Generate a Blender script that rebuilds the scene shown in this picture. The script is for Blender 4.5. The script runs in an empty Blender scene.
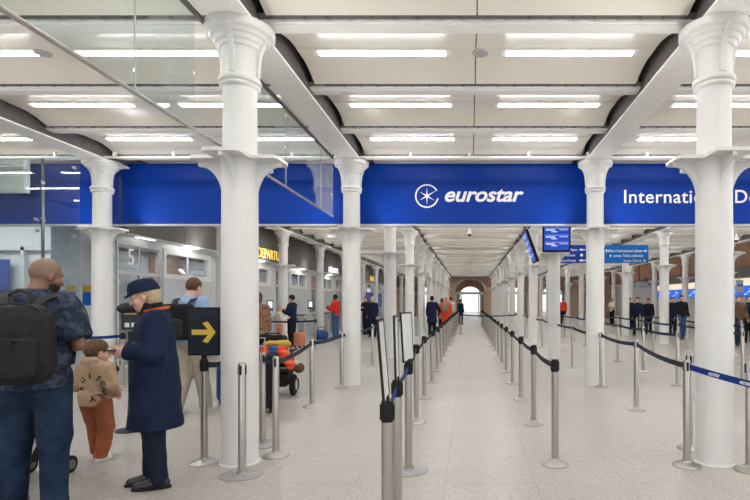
import bpy, bmesh, math, random
import numpy as np
from mathutils import Vector, Matrix
from mathutils.bvhtree import BVHTree
random.seed(7)
C = bpy.context.scene.collection
PI = math.pi
R = math.radians
UPW = 8.0
F, PX, PY, H = 508.0, 469.5, 302.0, 1.49      # focal length (px), vanishing point, eye height

def floor_at(px, py):
    """floor point seen at a pixel"""
    y = F*H/(py-PY)
    return ((px-PX)*y/F, y)

ORD = ['nearest','second','third','fourth','fifth','sixth','seventh','eighth','ninth','tenth','eleventh','twelfth',
       'thirteenth','fourteenth','fifteenth','sixteenth','seventeenth','eighteenth','nineteenth','twentieth','twenty-first']

# ------------------------------------------------------------------ materials
def new_mat(name):
    m = bpy.data.materials.new(name); m.use_nodes = True
    nt = m.node_tree
    return m, nt, nt.nodes['Principled BSDF']

def mat(name, col, rough=.5, metal=0., var=.0, vscale=8., bump=0., bscale=60., coat=0., spec=.5, detail=4, stretch=None):
    m, nt, p = new_mat(name)
    p.inputs['Roughness'].default_value = rough
    p.inputs['Metallic'].default_value = metal
    p.inputs['Specular IOR Level'].default_value = min(spec,.15) if rough>=.6 and metal==0 else spec
    p.inputs['Coat Weight'].default_value = coat
    p.inputs['Base Color'].default_value = (*col, 1)
    L = nt.links.new
    tc = nt.nodes.new('ShaderNodeTexCoord')
    src = tc.outputs['Object']
    if stretch:
        mp = nt.nodes.new('ShaderNodeMapping'); mp.inputs['Scale'].default_value = stretch
        L(src, mp.inputs['Vector']); src = mp.outputs['Vector']
    if var > 0:
        n = nt.nodes.new('ShaderNodeTexNoise'); n.inputs['Scale'].default_value = vscale; n.inputs['Detail'].default_value = detail
        L(src, n.inputs['Vector'])
        r = nt.nodes.new('ShaderNodeValToRGB')
        r.color_ramp.elements[0].position = .3; r.color_ramp.elements[1].position = .7
        r.color_ramp.elements[0].color = (*[c*(1-var) for c in col], 1)
        r.color_ramp.elements[1].color = (*[min(1, c*(1+var)) for c in col], 1)
        L(n.outputs['Fac'], r.inputs['Fac']); L(r.outputs['Color'], p.inputs['Base Color'])
    if bump > 0:
        n2 = nt.nodes.new('ShaderNodeTexNoise'); n2.inputs['Scale'].default_value = bscale; n2.inputs['Detail'].default_value = 3
        L(src, n2.inputs['Vector'])
        b = nt.nodes.new('ShaderNodeBump'); b.inputs['Strength'].default_value = bump; b.inputs['Distance'].default_value = .01
        L(n2.outputs['Fac'], b.inputs['Height']); L(b.outputs['Normal'], p.inputs['Normal'])
    return m

def emit(name, col, s, base=(.8,.8,.8)):
    m, nt, p = new_mat(name)
    p.inputs['Base Color'].default_value = (*base, 1)
    p.inputs['Emission Color'].default_value = (*col, 1)
    p.inputs['Emission Strength'].default_value = s
    return m

def glass(name, tint=(.93,.97,.97), extra=0.03):
    m, nt, p = new_mat(name)
    nt.nodes.remove(p)
    out = nt.nodes['Material Output']
    t = nt.nodes.new('ShaderNodeBsdfTransparent'); t.inputs['Color'].default_value = (*tint, 1)
    g = nt.nodes.new('ShaderNodeBsdfGlossy'); g.inputs['Roughness'].default_value = .02
    f = nt.nodes.new('ShaderNodeFresnel'); ge = nt.nodes.new('ShaderNodeNewGeometry'); ma = nt.nodes.new('ShaderNodeMath'); ma.operation = 'MULTIPLY_ADD'
    ma.inputs[1].default_value = 1/1.5-1.5; ma.inputs[2].default_value = 1.5
    nt.links.new(ge.outputs['Backfacing'], ma.inputs[0]); nt.links.new(ma.outputs[0], f.inputs['IOR'])
    a = nt.nodes.new('ShaderNodeMath'); a.operation = 'ADD'; a.inputs[1].default_value = extra; a.use_clamp = True
    x = nt.nodes.new('ShaderNodeMixShader')
    nt.links.new(f.outputs[0], a.inputs[0]); nt.links.new(a.outputs[0], x.inputs[0])
    nt.links.new(t.outputs[0], x.inputs[1]); nt.links.new(g.outputs[0], x.inputs[2]); nt.links.new(x.outputs[0], out.inputs[0])
    return m

def brick(name, axis, c1, c2, mortar):
    m, nt, p = new_mat(name)
    L = nt.links.new
    tc = nt.nodes.new('ShaderNodeTexCoord'); sx = nt.nodes.new('ShaderNodeSeparateXYZ'); cx = nt.nodes.new('ShaderNodeCombineXYZ')
    L(tc.outputs['Object'], sx.inputs[0]); L(sx.outputs[axis], cx.inputs[0]); L(sx.outputs[2], cx.inputs[1])
    b = nt.nodes.new('ShaderNodeTexBrick')
    b.inputs['Color1'].default_value = (*c1,1); b.inputs['Color2'].default_value = (*c2,1); b.inputs['Mortar'].default_value = (*mortar,1)
    b.inputs['Scale'].default_value = 1; b.inputs['Mortar Size'].default_value = .012
    b.inputs['Brick Width'].default_value = .23; b.inputs['Row Height'].default_value = .075
    L(cx.outputs[0], b.inputs['Vector'])
    n = nt.nodes.new('ShaderNodeTexNoise'); n.inputs['Scale'].default_value = 1.6; n.inputs['Detail'].default_value = 5
    L(tc.outputs['Object'], n.inputs['Vector'])
    mx = nt.nodes.new('ShaderNodeMixRGB'); mx.blend_type = 'OVERLAY'; mx.inputs[0].default_value = .3
    L(b.outputs['Color'], mx.inputs[1]); L(n.outputs['Fac'], mx.inputs[2]); L(mx.outputs[0], p.inputs['Base Color'])
    p.inputs['Roughness'].default_value = .85
    return m

def floor_mat():
    m, nt, p = new_mat('terrazzo_floor')
    L = nt.links.new
    tc = nt.nodes.new('ShaderNodeTexCoord')
    v = nt.nodes.new('ShaderNodeTexVoronoi'); v.inputs['Scale'].default_value = 110
    L(tc.outputs['Object'], v.inputs['Vector'])
    r = nt.nodes.new('ShaderNodeValToRGB')
    e = r.color_ramp.elements
    e[0].position = 0; e[0].color = (.25,.232,.212,1); e[1].position = 1; e[1].color = (.45,.425,.395,1)
    e1 = r.color_ramp.elements.new(.25); e1.color = (.345,.325,.30,1)
    e2 = r.color_ramp.elements.new(.6); e2.color = (.395,.372,.345,1)
    sep = nt.nodes.new('ShaderNodeSeparateColor'); L(v.outputs['Color'], sep.inputs[0])
    L(sep.outputs[0], r.inputs['Fac'])
    n = nt.nodes.new('ShaderNodeTexNoise'); n.inputs['Scale'].default_value = .5; n.inputs['Detail'].default_value = 4
    L(tc.outputs['Object'], n.inputs['Vector'])
    r2 = nt.nodes.new('ShaderNodeValToRGB'); r2.color_ramp.elements[0].color = (.88,.88,.88,1); r2.color_ramp.elements[1].color = (1.08,1.07,1.06,1)
    r2.color_ramp.elements[0].position = .35; r2.color_ramp.elements[1].position = .65
    L(n.outputs['Fac'], r2.inputs['Fac'])
    m1 = nt.nodes.new('ShaderNodeMixRGB'); m1.blend_type = 'MULTIPLY'; m1.inputs[0].default_value = 1
    L(r.outputs[0], m1.inputs[1]); L(r2.outputs[0], m1.inputs[2])
    b = nt.nodes.new('ShaderNodeTexBrick'); b.offset = 0
    b.inputs['Color1'].default_value = (1,1,1,1); b.inputs['Color2'].default_value = (.965,.96,.955,1); b.inputs['Mortar'].default_value = (.82,.80,.78,1)
    b.inputs['Scale'].default_value = 1; b.inputs['Mortar Size'].default_value = .006; b.inputs['Brick Width'].default_value = .745; b.inputs['Row Height'].default_value = .745
    mp = nt.nodes.new('ShaderNodeMapping'); mp.inputs['Location'].default_value = (.2,.3,0)
    L(tc.outputs['Object'], mp.inputs['Vector']); L(mp.outputs['Vector'], b.inputs['Vector'])
    m2 = nt.nodes.new('ShaderNodeMixRGB'); m2.blend_type = 'MULTIPLY'; m2.inputs[0].default_value = 1
    L(m1.outputs[0], m2.inputs[1]); L(b.outputs['Color'], m2.inputs[2]); L(m2.outputs[0], p.inputs['Base Color'])
    rr = nt.nodes.new('ShaderNodeMapRange'); rr.inputs[3].default_value = .26; rr.inputs[4].default_value = .42
    L(n.outputs['Fac'], rr.inputs[0]); L(rr.outputs[0], p.inputs['Roughness'])
    return m

def leopard_mat():
    m, nt, p = new_mat('leopard_print')
    L = nt.links.new
    tc = nt.nodes.new('ShaderNodeTexCoord'); v = nt.nodes.new('ShaderNodeTexVoronoi'); v.inputs['Scale'].default_value = 22
    L(tc.outputs['Object'], v.inputs['Vector'])
    r = nt.nodes.new('ShaderNodeValToRGB'); r.color_ramp.elements[0].color = (.05,.025,.015,1); r.color_ramp.elements[1].color = (.27,.14,.075,1)
    r.color_ramp.elements[0].position = .25; r.color_ramp.elements[1].position = .45
    L(v.outputs['Distance'], r.inputs['Fac']); L(r.outputs[0], p.inputs['Base Color']); p.inputs['Roughness'].default_value = .8
    return m

def denim_mat(name, dark, light, scale=9, pos=(.45,.75)):
    m, nt, p = new_mat(name)
    L = nt.links.new
    tc = nt.nodes.new('ShaderNodeTexCoord')
    n = nt.nodes.new('ShaderNodeTexNoise'); n.inputs['Scale'].default_value = scale; n.inputs['Detail'].default_value = 8; n.inputs['Roughness'].default_value = .7
    L(tc.outputs['Object'], n.inputs['Vector'])
    r = nt.nodes.new('ShaderNodeValToRGB'); r.color_ramp.elements[0].position, r.color_ramp.elements[1].position = pos
    r.color_ramp.elements[0].color = (*dark,1); r.color_ramp.elements[1].color = (*light,1)
    L(n.outputs['Fac'], r.inputs['Fac']); L(r.outputs[0], p.inputs['Base Color'])
    w = nt.nodes.new('ShaderNodeTexNoise'); w.inputs['Scale'].default_value = 160
    L(tc.outputs['Object'], w.inputs['Vector'])
    b = nt.nodes.new('ShaderNodeBump'); b.inputs['Strength'].default_value = .4; b.inputs['Distance'].default_value = .006
    L(w.outputs['Fac'], b.inputs['Height']); L(b.outputs['Normal'], p.inputs['Normal'])
    p.inputs['Roughness'].default_value = .85; p.inputs['Specular IOR Level'].default_value = .15
    return m

M = dict(
 white=mat('white_paint', (.69,.685,.675), .42, var=.03, vscale=5, bump=.12, bscale=35),
 ceil=mat('cream_ceiling_panel', (.80,.755,.675), .30, var=.02, vscale=1.5),
 beam=mat('beam_paint', (.86,.85,.82), .45, var=.02),
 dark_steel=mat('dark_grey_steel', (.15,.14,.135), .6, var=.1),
 gap=mat('gap_shade_and_seam', (.10,.095,.09), .9),  # dark colour standing in for shade above the ceiling panels; fascia seams share it
 blue=mat('sign_blue', (.001,.033,.27), .36, var=.04, vscale=2, spec=.15),
 lettering=mat('white_lettering', (.82,.82,.82), .5),
 grey_trim=mat('grey_trim', (.42,.42,.42), .4),
 steel=mat('brushed_steel', (.47,.445,.41), .28, metal=1., var=.06, vscale=30, stretch=(1,1,.05)),
 steel_base=mat('steel_base', (.40,.39,.375), .36, metal=1.),
 flat_base=mat('worn_grey_base', (.34,.335,.33), .45, metal=.5, var=.15, vscale=20),
 black=mat('black_plastic', (.012,.012,.013), .5, spec=.25),
 rubber=mat('rubber', (.015,.015,.015), .7),
 belt=mat('navy_belt', (.012,.017,.038), .6),
 belt_blue=mat('blue_belt', (.004,.030,.19), .6),
 arrow_bg=mat('sign_navy', (.008,.012,.026), .45),
 yellow=mat('arrow_yellow', (.66,.47,.07), .5),
 board=mat('white_board', (.66,.68,.70), .25),
 grey_wall=mat('pale_grey_panel', (.52,.54,.56), .4, var=.02),
 wall_white=mat('white_wall', (.68,.66,.62), .6),
 fascia=mat('dark_fascia', (.075,.066,.06), .45, var=.1, vscale=3),
 alu=mat('aluminium_frame', (.52,.53,.54), .4, metal=.3),
 whiteframe=mat('white_frame', (.72,.72,.71), .4),
 interior=mat('interior_grey', (.48,.50,.52), .7, var=.25, vscale=2.5),
 dark_glass=mat('dark_glazing', (.13,.145,.16), .12),
 red_trim=mat('red_iron_trim', (.58,.17,.09), .6),
 soffit=mat('dark_soffit', (.17,.165,.16), .6),
 skin=mat('skin_light', (.62,.36,.27), .5, var=.05, vscale=20),
 skin_dark=mat('skin_brown', (.20,.09,.052), .42, var=.08, vscale=20),
 eye=mat('eye_white', (.40,.38,.36), .35), iris=mat('iris', (.04,.03,.02), .2),
 lip=mat('lip', (.45,.16,.14), .45),
 hair_dark=mat('hair_dark', (.018,.013,.010), .6, var=.3, vscale=60),
 hair_brown=mat('hair_brown', (.10,.055,.03), .6, var=.35, vscale=60),
 hair_fair=mat('hair_fair', (.42,.31,.20), .6, var=.3, vscale=50),
 hair_grey=mat('hair_grey', (.5,.48,.45), .6, var=.2, vscale=50),
 stubble=mat('dark_stubble', (.035,.022,.017), .8, var=.2, vscale=80),
 scalp=mat('shaved_scalp', (.19,.115,.08), .5, var=.12, vscale=50),
 denim=denim_mat('dark_denim_jacket', (.016,.023,.043), (.10,.125,.175), 14),
 jeans=denim_mat('blue_jeans', (.008,.017,.040), (.030,.056,.105), 3.5, (.42,.8)),
 jeans_mid=denim_mat('mid_jeans', (.03,.07,.16), (.09,.16,.30), 6),
 navy=mat('navy_coat', (.008,.015,.043), .75, var=.25, vscale=9, bump=.2, bscale=25),
 navy2=mat('navy_trousers', (.010,.014,.030), .75, var=.2, vscale=9),
 black_cloth=mat('black_cloth', (.012,.012,.014), .8, var=.2, vscale=12, bump=.15, bscale=30),
 charcoal=mat('charcoal_nylon', (.019,.018,.0175), .65, var=.18, vscale=14, bump=.25, bscale=90),
 charcoal2=mat('charcoal_strap', (.032,.030,.029), .7, var=.1, vscale=40),
 tan=mat('tan_fleece', (.38,.26,.17), .9, var=.1, vscale=12, bump=.25, bscale=60),
 rust=mat('rust_trousers', (.30,.095,.045), .85, var=.15, vscale=14, bump=.25, bscale=35),
 shoe_white=mat('white_trainer', (.72,.71,.69), .5), shoe_black=mat('black_leather', (.012,.011,.011), .3),
 orange_scarf=mat('orange_red_lanyard', (.50,.10,.03), .7),
 shirt_blue=mat('light_blue_shirt', (.25,.36,.55), .75, var=.08, vscale=14, bump=.15, bscale=30),
 khaki=mat('stone_trousers', (.33,.29,.23), .8, var=.1, vscale=14, bump=.15, bscale=30),
 red=mat('red_jacket', (.58,.030,.020), .65, var=.12, vscale=10), orange=mat('orange_red_coat', (.72,.065,.025), .65, var=.1, vscale=10),
 coral=mat('coral_cloth', (.55,.20,.13), .75, var=.1), cream=mat('cream_cloth', (.60,.55,.48), .8, var=.06),
 taupe=mat('taupe_nylon', (.28,.22,.17), .7), brown=mat('brown_cloth', (.13,.075,.045), .8, var=.15),
 pblue=mat('puffer_blue', (.02,.16,.52), .55), porange=mat('puffer_orange', (.75,.07,.02), .5), pnavy=mat('puffer_navy', (.02,.05,.13), .55),
 mustard=mat('mustard_cloth', (.45,.30,.06), .8, var=.15), case_blue=mat('pale_blue_shell', (.36,.46,.56), .35),
 bag_blue=mat('blue_bag', (.012,.045,.22), .5), gold=mat('gold_braid', (.45,.32,.12), .35, metal=.7),
 ticket_blue=emit('lit_blue_screen', (.02,.17,.80), .75, (.02,.1,.5)),
 tv_blue=emit('tv_blue', (.01,.06,.50), .7, (.01,.05,.3)),
 tv_text=emit('tv_text', (.75,.85,1.), .8),
 wayblue=mat('wayfinding_blue', (.003,.11,.40), .45, spec=.2), wayblue2=mat('wayfinding_dark_blue', (.004,.035,.27), .45, spec=.2),
 wayyellow=mat('wayfinding_yellow', (.85,.62,.05), .4),
 lamp=emit('strip_light', (1.,.985,.95), 24.), lamp_soft=emit('downlight', (1.,.97,.92), 4.),
 cove=emit('lit_cream_panel', (1.,.88,.66), .75, (.7,.6,.45)),
 yellow_lit=emit('yellow_lit_letters', (.9,.62,.13), .8, (.7,.5,.1)), white_lit=emit('white_lit_letters', (.8,.88,1.), 1.1),
 glass=glass('clear_glass', (.90,.94,.94), .03), glass_tint=glass('smoked_glass', (.80,.83,.84), .08),
 leopard=leopard_mat(), floor=floor_mat(),
 brick_x=brick('brick_end', 0, (.70,.40,.26), (.54,.31,.20), (.58,.50,.40)),
 brick_y=brick('brick_side', 1, (.62,.30,.18), (.47,.24,.15), (.5,.4,.3)),
 outside=mat('outside_paving', (.7,.7,.7), .6),
)

# ------------------------------------------------------------------ mesh helpers
class MB:
    def __init__(s): s.v=[]; s.f=[]; s.mi=[]
    def add(s, vs, fs, mi=0):
        o=len(s.v); s.v += [tuple(v) for v in vs]
        for f in fs: s.f.append([o+i for i in f]); s.mi.append(mi)
    def box(s, x0,x1,y0,y1,z0,z1, mi=0, mtx=None):
        vs=[(x0,y0,z0),(x1,y0,z0),(x1,y1,z0),(x0,y1,z0),(x0,y0,z1),(x1,y0,z1),(x1,y1,z1),(x0,y1,z1)]
        if mtx is not None: vs=[mtx@Vector(v) for v in vs]
        s.add(vs,[(0,3,2,1),(4,5,6,7),(0,1,5,4),(1,2,6,5),(2,3,7,6),(3,0,4,7)],mi); return s
    def lathe(s, prof, n=32, c=(0,0,0), mi=0, axis='z', caps=True):
        vs=[]; fs=[]
        for r,z in prof:
            for i in range(n):
                a=2*PI*i/n; p=(r*math.cos(a), r*math.sin(a), z)
                if axis=='x': p=(z,p[0],p[1])
                if axis=='y': p=(p[1],z,p[0])
                vs.append((p[0]+c[0],p[1]+c[1],p[2]+c[2]))
        for k in range(len(prof)-1):
            for i in range(n):
                j=(i+1)%n; fs.append((k*n+i,k*n+j,(k+1)*n+j,(k+1)*n+i))
        if caps:
            fs.append(tuple(range(n-1,-1,-1))); m=(len(prof)-1)*n; fs.append(tuple(range(m,m+n)))
        s.add(vs,fs,mi); return s
    def tube(s, pts, r, n=10, mi=0, flat=1.0, up=(0,0,1)):
        pts=[Vector(p) for p in pts]; vs=[]; fs=[]; m=len(pts)
        rr = r if isinstance(r,(list,tuple)) else [r]*m
        for k,p in enumerate(pts):
            d=(pts[min(k+1,m-1)]-pts[max(k-1,0)]).normalized()
            u=Vector(up)
            if abs(d.dot(u))>.98: u=Vector((1,0,0)) if abs(d.x)<.9 else Vector((0,1,0))
            a=d.cross(u).normalized(); b=a.cross(d).normalized()
            for i in range(n):
                t=2*PI*i/n; vs.append(p+a*math.cos(t)*rr[k]+b*math.sin(t)*rr[k]*flat)
        for k in range(m-1):
            for i in range(n):
                j=(i+1)%n; fs.append((k*n+i,k*n+j,(k+1)*n+j,(k+1)*n+i))
        fs.append(tuple(range(n-1,-1,-1))); fs.append(tuple(range((m-1)*n,m*n)))
        s.add(vs,fs,mi); return s
    def prism(s, poly, d0, d1, plane='xz', mi=0, mtx=None):
        """polygon in a plane, extruded along the third axis"""
        def P(a,b,d):
            return {'xz':(a,d,b),'xy':(a,b,d),'yz':(d,a,b)}[plane]
        n=len(poly); vs=[P(a,b,d0) for a,b in poly]+[P(a,b,d1) for a,b in poly]
        if mtx is not None: vs=[mtx@Vector(v) for v in vs]
        fs=[tuple(range(n)),tuple(range(2*n-1,n-1,-1))]+[(i,n+i,n+(i+1)%n,(i+1)%n) for i in range(n)]
        s.add(vs,fs,mi); return s
    def ball(s, c, r, n=12, m=8, mi=0, sc=(1,1,1), half=False):
        prof=[]
        z0 = 0 if half else -PI/2
        for k in range(m+1):
            a=z0+(PI/2-z0)*k/m; prof.append((max(r*math.cos(a),1e-4), r*math.sin(a)))
        vs=[];fs=[]
        for rr,z in prof:
            for i in range(n):
                t=2*PI*i/n; vs.append((c[0]+rr*math.cos(t)*sc[0], c[1]+rr*math.sin(t)*sc[1], c[2]+z*sc[2]))
        for k in range(m):
            for i in range(n):
                j=(i+1)%n; fs.append((k*n+i,k*n+j,(k+1)*n+j,(k+1)*n+i))
        fs.append(tuple(range(n-1,-1,-1))); fs.append(tuple(range(m*n,m*n+n)))
        s.add(vs,fs,mi); return s
    def mesh(s, name, mats, smooth=True, angle=35, fix=True):
        me=bpy.data.meshes.new(name); me.from_pydata(s.v,[],s.f); me.update()
        for mm in (mats if isinstance(mats,(list,tuple)) else [mats]): me.materials.append(mm)
        me.polygons.foreach_set('material_index', s.mi)
        if fix:
            bm=bmesh.new(); bm.from_mesh(me); bmesh.ops.recalc_face_normals(bm, faces=bm.faces); bm.to_mesh(me); bm.free()
        if smooth:
            me.polygons.foreach_set('use_smooth',[True]*len(me.polygons)); me.set_sharp_from_angle(angle=R(angle))
        return me
    def build(s, name, mats, parent=None, loc=None, **k):
        return link(name, s.mesh(name, mats, **k), parent, loc)

def link(name, me, parent=None, loc=None, rz=0):
    o=bpy.data.objects.new(name, me); C.objects.link(o)
    if parent is not None: o.parent=parent
    if loc is not None: o.location=loc
    if rz: o.rotation_euler=(0,0,rz)
    return o
def tag(o, label, cat, group=None):
    o['label']=label; o['category']=cat
    if group: o['group']=group
    return o
def thing(name, label, cat, loc=(0,0,0), rz=0, group=None):
    o=bpy.data.objects.new(name,None); C.objects.link(o); o.location=loc; o.rotation_euler=(0,0,rz); o.empty_display_size=.1
    return tag(o,label,cat,group)
def structure(o):
    o['kind']='structure'; return o
def dup(root, loc, rz, label, group=None):
    r=root.copy(); C.objects.link(r); r.location=loc; r.rotation_euler=(0,0,rz); r['label']=label
    if group: r['group']=group
    for ch in list(root.children):
        c=ch.copy(); C.objects.link(c); c.parent=r
        for g in list(ch.children):
            d=g.copy(); C.objects.link(d); d.parent=c
    return r
def text_mesh(body, m, height=None, width=None, extrude=.004, shear=0., bold=0., spacing=1.0, align='LEFT'):
    cu=bpy.data.curves.new('lettering','FONT'); cu.body=body; cu.extrude=extrude; cu.shear=shear; cu.offset=bold
    cu.space_character=spacing; cu.align_x=align; cu.resolution_u=4
    o=bpy.data.objects.new('lettering',cu); C.objects.link(o)
    dg=bpy.context.evaluated_depsgraph_get(); dg.update()
    me=bpy.data.meshes.new_from_object(o.evaluated_get(dg)); bpy.data.objects.remove(o); bpy.data.curves.remove(cu)
    co=np.zeros(len(me.vertices)*3,'f'); me.vertices.foreach_get('co',co); co=co.reshape(-1,3)
    w=co[:,0].max()-co[:,0].min(); x0=co[:,0].min(); h=co[:,1].max()
    sy = height/h if height else 1; sx = width/w if width else sy
    if align=='LEFT': co[:,0]-=x0
    co[:,0]*=sx; co[:,1]*=sy
    co=np.stack([co[:,0],-co[:,2],co[:,1]],1)      # stand it up, facing -Y
    me.vertices.foreach_set('co',co.ravel()); me.update(); me.materials.clear(); me.materials.append(m); me.name='lettering'
    return me

# ------------------------------------------------------------------ setting: floor, ceiling, girders
YR = lambda k: 4.73+4.47*k
XL = [-6.65,-2.135,2.275,6.95,11.5]
YEND = YR(11)
structure(MB().box(-16,16.2,-7,YEND+26,-.12,0).build('floor', M['floor'], smooth=False))
BJ=list(range(-6,33)); YB=lambda j: 4.90+1.49*j
ZB, ZC = 4.15, 4.262
bays=[(-11.4,-6.65),(-6.65,-2.135),(-2.135,2.275),(2.275,6.95),(6.95,11.5)]
def build_ceiling():
    b=MB()
    for j in BJ[:-1]:
        y0,y1=YB(j)+.11,YB(j+1)-.17; ym=(YB(j)+YB(j+1))/2
        prof=[]
        for t in np.linspace(0,1,10): prof.append((y0+(ym-.1-.006-y0)*t, ZB+.01+(ZC-ZB-.01)*math.sin(t*PI/2)))
        far=[]
        for t in np.linspace(0,1,8): far.append((ym+.106+(y1-ym-.106)*t, ZB+.01+(ZC-ZB-.01)*math.cos(t*PI/2)))
        strip=[(ym-.1,ZC-.004),(ym+.1,ZC-.004)]
        for (xa,xb) in bays:
            if xb<-6 and YB(j)>14: continue
            xm=(xa+xb)/2
            for (u0,u1) in ((xa+.24,xm-.005),(xm+.005,xb-.24)):
                for pr in (prof,far,strip):
                    poly=pr+[(y,z+.025) for y,z in reversed(pr)]
                    b.prism(poly,u0,u1,'yz')
    for (xa,xb) in bays:
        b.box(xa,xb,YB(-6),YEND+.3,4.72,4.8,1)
    b.box(11.5,15.6,YB(-6),YEND+.3,5.6,5.7,2)
    b.box(-16,-11.4,YB(-6),15,4.2,4.8,0)
    b.box(11.5,11.56,YB(-6),YEND,4.2,5.6,2)
    o=b.build('ceiling',[M['ceil'],M['gap'],M['beam']],angle=25); structure(o)
    for j in BJ:
        y=YB(j); b=MB()
        b.box(-11.4,11.5,y-.10,y+.11,ZB-.012,ZB+.012)
        b.box(-11.4,11.5,y-.06,y+.07,ZB-.022,ZB-.012)
        b.box(-11.4,11.5,y-.02,y+.02,ZB+.012,4.7)
        b.box(-11.4,11.5,y-.175,y-.10,ZB+.012,ZB+.03,1)
        if 0<=j<=5:
            x=-11.2
            while x<11.4:
                b.lathe([(.022,0),(.018,-.014),(.006,-.018)],6,(x,y-.135,ZB+.012),1); x+=.21
        b.build('cross_beam',[M['beam'],M['dark_steel']],o,angle=30)
build_ceiling()
line_names={-6.65:'beside the ticket gates',-2.135:'left of the central walkway',2.275:'right of the central walkway',6.95:'in the middle of the right hall',11.5:'at far side of right hall'}
for x in XL:
    g=thing('girder',f'long white riveted ceiling girder on the column line {line_names[x]}','beam',(x,0,0))
    b=MB(); b.box(-.19,.19,YB(-6),YEND,4.02,4.045)
    y=2.6
    while x<7 and y<9.6:
        for k in ((-.14,-.05,.05,.14) if x>0 else (-.13,.13)): b.lathe([(.014,4.021),(.010,4.012),(.003,4.009)],6,(k,y,0))
        y += .13 if x>0 else .42
    b.build('bottom_flange',M['beam'],g,angle=20)
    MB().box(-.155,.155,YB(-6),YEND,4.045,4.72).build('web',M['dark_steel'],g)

# ------------------------------------------------------------------ columns
def column_parts():
    ms={}
    b=MB(); b.lathe([(.164,.0),(.164,.5),(.162,1.6),(.158,2.6),(.157,2.80)],40); ms['shaft']=b.mesh('shaft',M['white'])
    b=MB(); b.lathe([(.176,0),(.176,.006),(.168,.012),(.165,.016)],40); ms['base_ring']=b.mesh('base_ring',M['white'])
    b=MB(); b.lathe([(.150,2.80),(.148,3.50)],40); ms['upper_shaft']=b.mesh('upper_shaft',M['white'])
    # four armed bracket
    b=MB(); w,r,e=.165,.40,.03
    poly=[]
    for k in range(4):
        a=k*PI/2; c,s=math.cos(a),math.sin(a)
        for (u,v) in ((w,-w),(r-e,-w),(r,-w+e*1.2),(r,w-e*1.2),(r-e,w)): poly.append((u*c-v*s,u*s+v*c))
    b.prism(poly,2.785,2.815,'xy')
    ribp=[(.13,2.44),(.154,2.45)]
    for t in np.linspace(0,1,10):
        a=t*PI/2; ribp.append((.160+.205*(1-math.cos(a))+.015*t, 2.47+.28*math.sin(a)))
    ribp += [(.385,2.785),(.13,2.785)]
    for k in range(4):
        mt=Matrix.Rotation(k*PI/2,4,'Z'); b.prism(ribp,-.02,.02,'xz',mtx=mt)
        for (u,v) in ((.34,.1),(.34,-.1),(.25,.1),(.25,-.1)):
            p=mt@Vector((u,v,2.785)); b.lathe([(.012,0),(.01,-.008)],6,p)
    # swelling under the plate
    b.lathe([(.156,2.55),(.160,2.66),(.166,2.74),(.180,2.785)],40)
    ms['bracket']=b.mesh('bracket',M['white'],angle=40)
    b=MB()
    b.lathe([(.163,3.46),(.186,3.468),(.194,3.482),(.186,3.496),(.176,3.505),(.198,3.515),(.204,3.535),(.196,3.555),(.178,3.565),(.168,3.59),(.165,3.78),
             (.172,3.80),(.176,3.815),(.196,3.822),(.205,3.84),(.208,3.858),(.232,3.866),(.243,3.885),(.246,3.90),(.272,3.908),(.284,3.925),(.288,3.94),(.318,3.948),(.330,3.96),(.332,4.02)],48)
    finp=[(.12,3.57),(.19,3.57)]
    for t in np.linspace(0,1,9): finp.append((.192+.135*(1-math.cos(t*PI/2)), 3.60+.34*math.sin(t*PI/2)))
    finp += [(.33,3.965),(.12,3.965)]
    b.v=[(x*.925,y*.925,z) for x,y,z in b.v]; finp=[(r_*.925,z_) for r_,z_ in finp]
    for k in range(4): b.prism(finp,-.024,.024,'xz',mtx=Matrix.Rotation(k*PI/2,4,'Z'))
    ms['capital']=b.mesh('capital',M['white'],angle=30)
    return ms
CP=column_parts(); first=None
for x,k0 in ((-6.65,1),(-2.135,0),(2.275,0),(6.95,2),(11.5,3)):
    for k in range(k0,11):
        lab=f'white cast-iron column, {ORD[k-k0]} from the camera in the line {line_names[x]}'
        if first is None:
            first=thing('cast_iron_column',lab,'column',(x,YR(k),0),0,'cast-iron columns of the hall')
            for n,me in CP.items(): link(n,me,first)
        else: dup(first,(x,YR(k),0),0,lab)

# added fill lamps above the bracket arms to brighten the ceiling, without fixtures
ul=bpy.data.lights.new('ceiling_fill_lamp','AREA'); ul.shape='RECTANGLE'; ul.size=.25; ul.size_y=.25; ul.energy=UPW; ul.spread=R(150); ul.color=(1,.985,.96)
for x,k0 in ((-6.65,0),(-2.135,-1),(2.275,-1),(6.95,-1),(11.5,-1)):
    for k in range(k0,11):
        for q in range(2):
            a=q*PI if q<2 else PI/2+(q-2)*PI
            o=bpy.data.objects.new('ceiling_fill_lamp',ul); C.objects.link(o); o.location=(x+.34*math.cos(a),YR(k)+.34*math.sin(a),2.86)
            o.rotation_mode='QUATERNION'; o.rotation_quaternion=Vector((.75*math.cos(a),.75*math.sin(a),.66)).to_track_quat('-Z','Y')

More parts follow.
